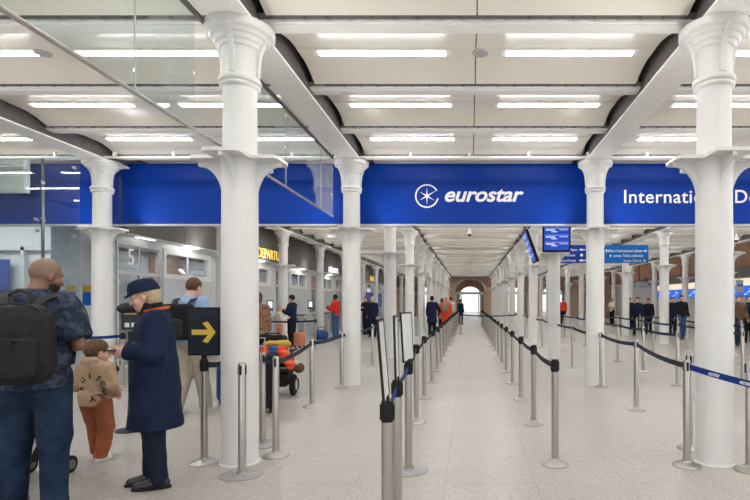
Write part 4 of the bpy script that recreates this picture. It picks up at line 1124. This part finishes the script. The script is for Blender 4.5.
far('person in dark coat farther behind the man in black jacket',667.5,25.5,1.72,140,'black_cloth','black_cloth',.7,'hair_dark',G)
far('person in brown coat and jeans right of the nearest right column',739,17.3,1.72,165,'brown','jeans',.72,'hair_brown',G,walk=1)
far('person in navy coat at the right picture edge',748.5,18.4,1.72,165,'navy','black_cloth',.72,'hair_brown',G)
far('person with red top far away between the right columns',563,33.5,1.74,180,'orange','navy2',.88,'hair_dark',G)

# ------------------------------------------------------------------ luggage, wheelchair, stroller, gate furniture
def suitcase(x,y,rz,w,dp,h,m,label,handle=.0,z=0):
    t=thing('suitcase',label,'suitcase',(x,y,z),rz,'suitcases')
    Fz=Fld((-w/2-.03,-dp/2-.03,.03),(w/2+.03,dp/2+.03,h+.03),.012); P=Fz.P()
    d=s_box(P,(0,0,h/2+.03),(w/2,dp/2,h/2-.03),.045); d=d+.003*np.sin(P[0]*130)*(np.abs(P[1])>dp/2-.03)
    surf(Fz,d,'shell',M[m],1,t,1)
    for sx in (-1,1):
        for sy in (-1,1):
            MB().lathe([(.012,-.014),(.027,-.012),(.027,.012),(.012,.014)],14,(sx*(w/2-.05),sy*(dp/2-.04),.028),axis='x').box(sx*(w/2-.05)-.02,sx*(w/2-.05)+.02,sy*(dp/2-.04)-.015,sy*(dp/2-.04)+.015,.035,.07).build('wheel',M['rubber'],t)
    MB().tube([(-.06,0,h),(-.055,0,h+.03),(.055,0,h+.03),(.06,0,h)],.010,8).build('grip',M['black'],t)
    if handle:
        MB().tube([(-.08,.06,h-.02),(-.08,.06,h+handle),(.08,.06,h+handle),(.08,.06,h-.02)],.009,8).build('pull_handle',M['steel'],t)
    return t
suitcase(-2.86,6.86,R(12),.46,.27,.78,'black_cloth','tall black suitcase behind the nearest left column',.22)
suitcase(-3.5,7.5,R(30),.42,.25,.55,'bag_blue','dark blue suitcase between the blue shirted man and left column',.0)
suitcase(-5.9,28.,R(5),.44,.26,.64,'case_blue','pale blue suitcase left of the grey haired uniformed person',.3)
suitcase(-5.55,16.6,R(70),.34,.24,.50,'coral','coral suitcase at the feet of the man in navy beanie',.0)
def wheelchair(x,y,rz):
    t=thing('wheelchair','black power wheelchair with small thick tyres and bags on its back','wheelchair',(x,y,0),rz)
    b=MB(); b.box(-.20,.20,-.25,.30,.16,.34); b.box(-.22,.22,-.20,.34,.34,.38); b.build('chassis',M['rubber'],t,smooth=False)
    Fz=Fld((-.3,-.3,.40),(.3,.4,1.1),.014); P=Fz.P()
    surf(Fz,s_box(P,(0,.06,.50),(.23,.25,.05),.04),'seat',M['black_cloth'],1,t); surf(Fz,s_box(P,(0,-.20,.70),(.22,.05,.20),.045),'backrest',M['black_cloth'],1,t)
    for sx in (-1,1):
        b=MB().lathe([(.06,-.04),(.13,-.045),(.165,-.03),(.17,0),(.165,.03),(.13,.045),(.06,.04)],28,(sx*.29,-.12,.17),axis='x'); w=b.build('wheel',M['rubber'],t)
        MB().lathe([(.02,-.048),(.085,-.047),(.085,.047),(.02,.048)],20,(sx*.29,-.12,.17),axis='x').build('hub',M['grey_trim'],w)
        b=MB().lathe([(.05,-.025),(.095,-.02),(.095,.02),(.05,.025)],20,(sx*.24,.42,.095),axis='x').tube([(sx*.24,.42,.1),(sx*.24,.36,.22),(sx*.2,.30,.28)],.015,8); b.build('caster',M['rubber'],t)
        MB().tube([(sx*.27,-.18,.50),(sx*.27,-.18,.70),(sx*.27,.14,.70)],.016,8).box(sx*.27-.035,sx*.27+.035,-.18,.14,.705,.735).build('armrest',M['black'],t)
        MB().tube([(sx*.2,-.2,.8),(sx*.2,-.24,.88),(sx*.2,-.33,.89)],.014,8).build('push_handle',M['black'],t)
        MB().tube([(sx*.15,.28,.36),(sx*.15,.50,.15)],.014,8).box(sx*.15-.06,sx*.15+.06,.46,.62,.13,.145).build('footrest',M['grey_trim'],t)
    MB().box(-.20,-.15,-.30,-.25,.2,.32).build('tail_lights',M['red'],t,smooth=False)
    return t
wx,wy,wr=-3.11,8.18,R(8)
wheelchair(wx,wy,wr)
# padded jacket slung on the back of the wheelchair
jt=thing('padded_jacket','orange and blue padded jacket slung over the back of the wheelchair','jacket',(wx,wy,-.10),wr)
Fz=Fld((-.45,-.50,.38),(.45,-.10,1.02),.013); P=Fz.P(); qu=lambda P: .010*np.sin(P[2]*75)
surf(Fz,smin(s_box(P,(.0,-.335,.66),(.13,.055,.22),.05),s_box(P,(.03,-.33,.84),(.2,.06,.06),.05),.04)+qu(P),'jacket_body',M['pnavy'],1,jt)
surf(Fz,s_cone(P,(-.10,-.36,.86),(-.075,-.41,.56),.075,.07)+qu(P),'sleeve',M['porange'],1,jt)
surf(Fz,s_cone(P,(.16,-.36,.86),(.29,-.37,.62),.08,.07)+qu(P),'sleeve',M['porange'],1,jt)
surf(Fz,smin(s_ell(P,(-.14,-.35,.88),(.11,.07,.055)),s_ell(P,(.06,-.37,.88),(.06,.06,.06)),.02)+qu(P),'shoulder_yoke',M['pblue'],1,jt)
bt=thing('black_bag','bulging black bag on top of the wheelchair back','bag',(wx,wy,0),wr)
Fz=Fld((-.45,-.42,.78),(.4,.15,1.04),.014); P=Fz.P(); surf(Fz,s_box(P,(-.08,-.14,.895),(.27,.13,.07),.06)+folds(P,.012,22,5),'bag_body',M['black_cloth'],1,bt)
MB().tube([(-.2,-.2,.955),(-.1,-.24,1.0),(.1,-.24,1.0),(.12,-.2,.955)],.012,8).build('bag_handle',M['black'],bt)
st_=thing('scarf','mustard yellow patterned scarf draped over the wheelchair back','scarf',(wx,wy,-.115),wr)
Fz=Fld((-.3,-.5,.80),(.45,-.15,1.05),.012); P=Fz.P(); surf(Fz,smin(s_ell(P,(.08,-.36,.965),(.21,.06,.05)),s_ell(P,(.2,-.34,.95),(.1,.07,.06)),.03)+folds(P,.008,40,3),'cloth',M['mustard'],1,st_)
hb_=thing('handbag','small brown and white handbag hanging at right of the wheelchair','bag',(wx,wy,-.06),wr)
Fz=Fld((.25,-.42,.38),(.55,-.15,.70),.012); P=Fz.P(); surf(Fz,s_ell(P,(.40,-.28,.52),(.09,.07,.085)),'bag_body',M['brown'],1,hb_); surf(Fz,s_ell(P,(.36,-.29,.59),(.06,.05,.05)),'flap',M['cream'],1,hb_)
MB().tube([(.34,-.28,.58),(.30,-.26,.74),(.27,-.2,.9)],.008,8).build('strap',M['brown'],hb_)
# stroller ahead of the man
def stroller(x,y,rz):
    t=thing('stroller','black folding stroller pushed by the bald man, only its wheels in view','stroller',(x,y,0),rz,None)
    for sx in (-1,1):
        for yy,r in ((.27,.075),(-.27,.085)):
            w=MB().lathe([(.03,-.016),(r*.85,-.02),(r,-.012),(r,.012),(r*.85,.02),(.03,.016)],24,(sx*.175,yy,r),axis='x').build('wheel',M['rubber'],t)
            MB().lathe([(.015,-.022),(r*.55,-.021),(r*.55,.021),(.015,.022)],16,(sx*.175,yy,r),axis='x').build('hub',M['dark_steel'],w)
        MB().tube([(sx*.175,.27,.09),(sx*.19,.05,.45),(sx*.20,-.30,.92),(sx*.20,-.36,.98)],.013,8).tube([(sx*.175,-.27,.1),(sx*.19,-.05,.42),(sx*.19,.2,.52)],.012,8).build('frame_tube',M['grey_trim'],t)
    MB().tube([(-.20,-.36,.98),(.20,-.36,.98)],.017,10).build('handlebar',M['rubber'],t)
    Fz=Fld((-.25,-.35,.28),(.25,.35,.95),.014); P=Fz.P()
    surf(Fz,smin(s_box(P,(0,.10,.42),(.17,.18,.04),.035),np.maximum(s_box(P,(0,-.15,.62),(.17,.05,.24),.04),-9),.05),'seat',M['black_cloth'],1,t)
    surf(Fz,np.maximum(np.abs(s_ell(P,(0,-.10,.74),(.19,.20,.17)))-.010,.74-P[2]),'canopy',M['black_cloth'],1,t)
    MB().box(-.15,.15,-.22,.18,.20,.30).build('basket',M['black'],t)
stroller(-3.66,4.16,R(0))
# ticket reader in front of the gates
t=thing('ticket_reader','black ticket reader on a pole with lit panel behind the navy coat','machine',(-3.93,5.9,-.0),R(20))
MB().lathe([(.16,0),(.16,.012),(.03,.02)],24).tube([(0,0,.01),(0,0,1.15)],.03,12).build('stand',M['black'],t)
MB().box(-.09,.09,-.03,.05,1.17,1.385).build('casing',M['black'],t,smooth=False)
b=MB().box(-.06,.06,-.036,-.033,1.345,1.36); b.build('amber_strip',M['mustard'],t,smooth=False)
MB().box(-.08,.08,-.033,-.03,1.18,1.375).build('screen',M['arrow_bg'],t,smooth=False)
b=MB().box(-.055,-.01,-.036,-.033,1.20,1.25).box(.01,.055,-.036,-.033,1.20,1.25); b.build('white_icons',M['board'],t,smooth=False)
Fz=Fld((-.25,-.2,1.28),(.2,.2,1.62),.014); P=Fz.P(); surf(Fz,smin(s_ell(P,(-.05,0.02,1.415),(.10,.08,.065)),s_cone(P,(0,0.02,1.36),(-.03,0.02,1.43),.04,.05),.03),'scanner_hood',M['black'],1,t)
# gates and counters along the left wall
def gate(x,y,i):
    t=thing('ticket_gate',f'steel ticket gate cabinet at the left wall, {ORD[i]} from the camera','gate',(x,y,0),0,'ticket gates')
    MB().box(-.35,.35,-.09,.09,.03,.92).box(-.33,.33,-.08,.08,0,.03).build('cabinet',M['alu'],t,smooth=False)
    MB().box(-.36,.36,-.10,.10,.92,.97).build('top_plate',M['dark_glass'],t,smooth=False)
    MB().box(-.22,.22,.10,.12,.25,.85).build('flap',M['glass_tint'],t,smooth=False)
    MB().box(.352,.358,-.06,.06,.70,.84).build('reader',M['black'],t,smooth=False)
for i,y in enumerate((15.4,16.3,19.9,20.8,24.4,25.3,28.9)): gate(-7.1,y,i)
for i,y in enumerate((13.0,17.45,22.)):
    t=thing('counter',f'white topped service counter at the left wall, {ORD[i]} from the camera','counter',(-7.25,y,0),0,'service counters')
    MB().box(-.3,.3,0,1.7,0,.98).build('front_panel',M['grey_wall'],t,smooth=False); MB().box(-.33,.36,-.03,1.73,.98,1.03).build('top',M['white'],t,smooth=False)
    MB().box(.301,.31,.05,1.65,0,.08).build('kick_plate',M['steel'],t,smooth=False)
    k=thing('kiosk_screen',f'small black upright screen on the service counter, {ORD[i]} from the camera','screen',(-7.05,y+.5,1.03),R(35),'kiosk screens')
    MB().tube([(0,0,0),(0,0,.16)],.02,8).box(-.08,.08,-.06,.06,0,.015).build('stand',M['black'],k); MB().box(-.10,.10,-.02,.03,.16,.52).build('casing',M['black'],k,smooth=False); MB().box(-.075,.075,-.024,-.02,.24,.48).build('display',M['tv_text'],k,smooth=False)
bg_=thing('duffel_bag','blue duffel bag on the floor before the red jacketed person','bag',(-5.9,20.2,0),R(20))
Fz=Fld((-.45,-.3,-.02),(.45,.3,.55),.016); P=Fz.P(); surf(Fz,np.maximum(s_box(P,(0,0,.19),(.27,.18,.19),.13)+folds(P,.008,18,2),.005-P[2]),'bag_body',M['bag_blue'],1,bg_)
MB().tube([(-.15,-.1,.38),(-.1,-.12,.50),(.1,-.12,.50),(.15,-.1,.38)],.014,8).build('bag_handle',M['black'],bg_)


# ------------------------------------------------------------------ world, camera
w=bpy.data.worlds.new('World'); bpy.context.scene.world=w; w.use_nodes=True
bg=w.node_tree.nodes['Background']; bg.inputs[0].default_value=(.93,.96,1.,1); bg.inputs[1].default_value=1.3
cd=bpy.data.cameras.new('Camera'); co=bpy.data.objects.new('Camera',cd); C.objects.link(co)
co.location=(0,0,H); co.rotation_euler=(PI/2,0,0)
cd.sensor_width=36; cd.lens=F/750*36; cd.shift_x=(375-PX)/750; cd.shift_y=(PY-250)/750; cd.clip_end=300
sc=bpy.context.scene; sc.camera=co
vs=sc.view_settings; vs.view_transform='Standard'; vs.look='None'; vs.gamma=1; vs.use_curve_mapping=False; vs.exposure=0.06
sc.cycles.max_bounces=10; sc.cycles.diffuse_bounces=5; sc.cycles.glossy_bounces=4; sc.cycles.transparent_max_bounces=16
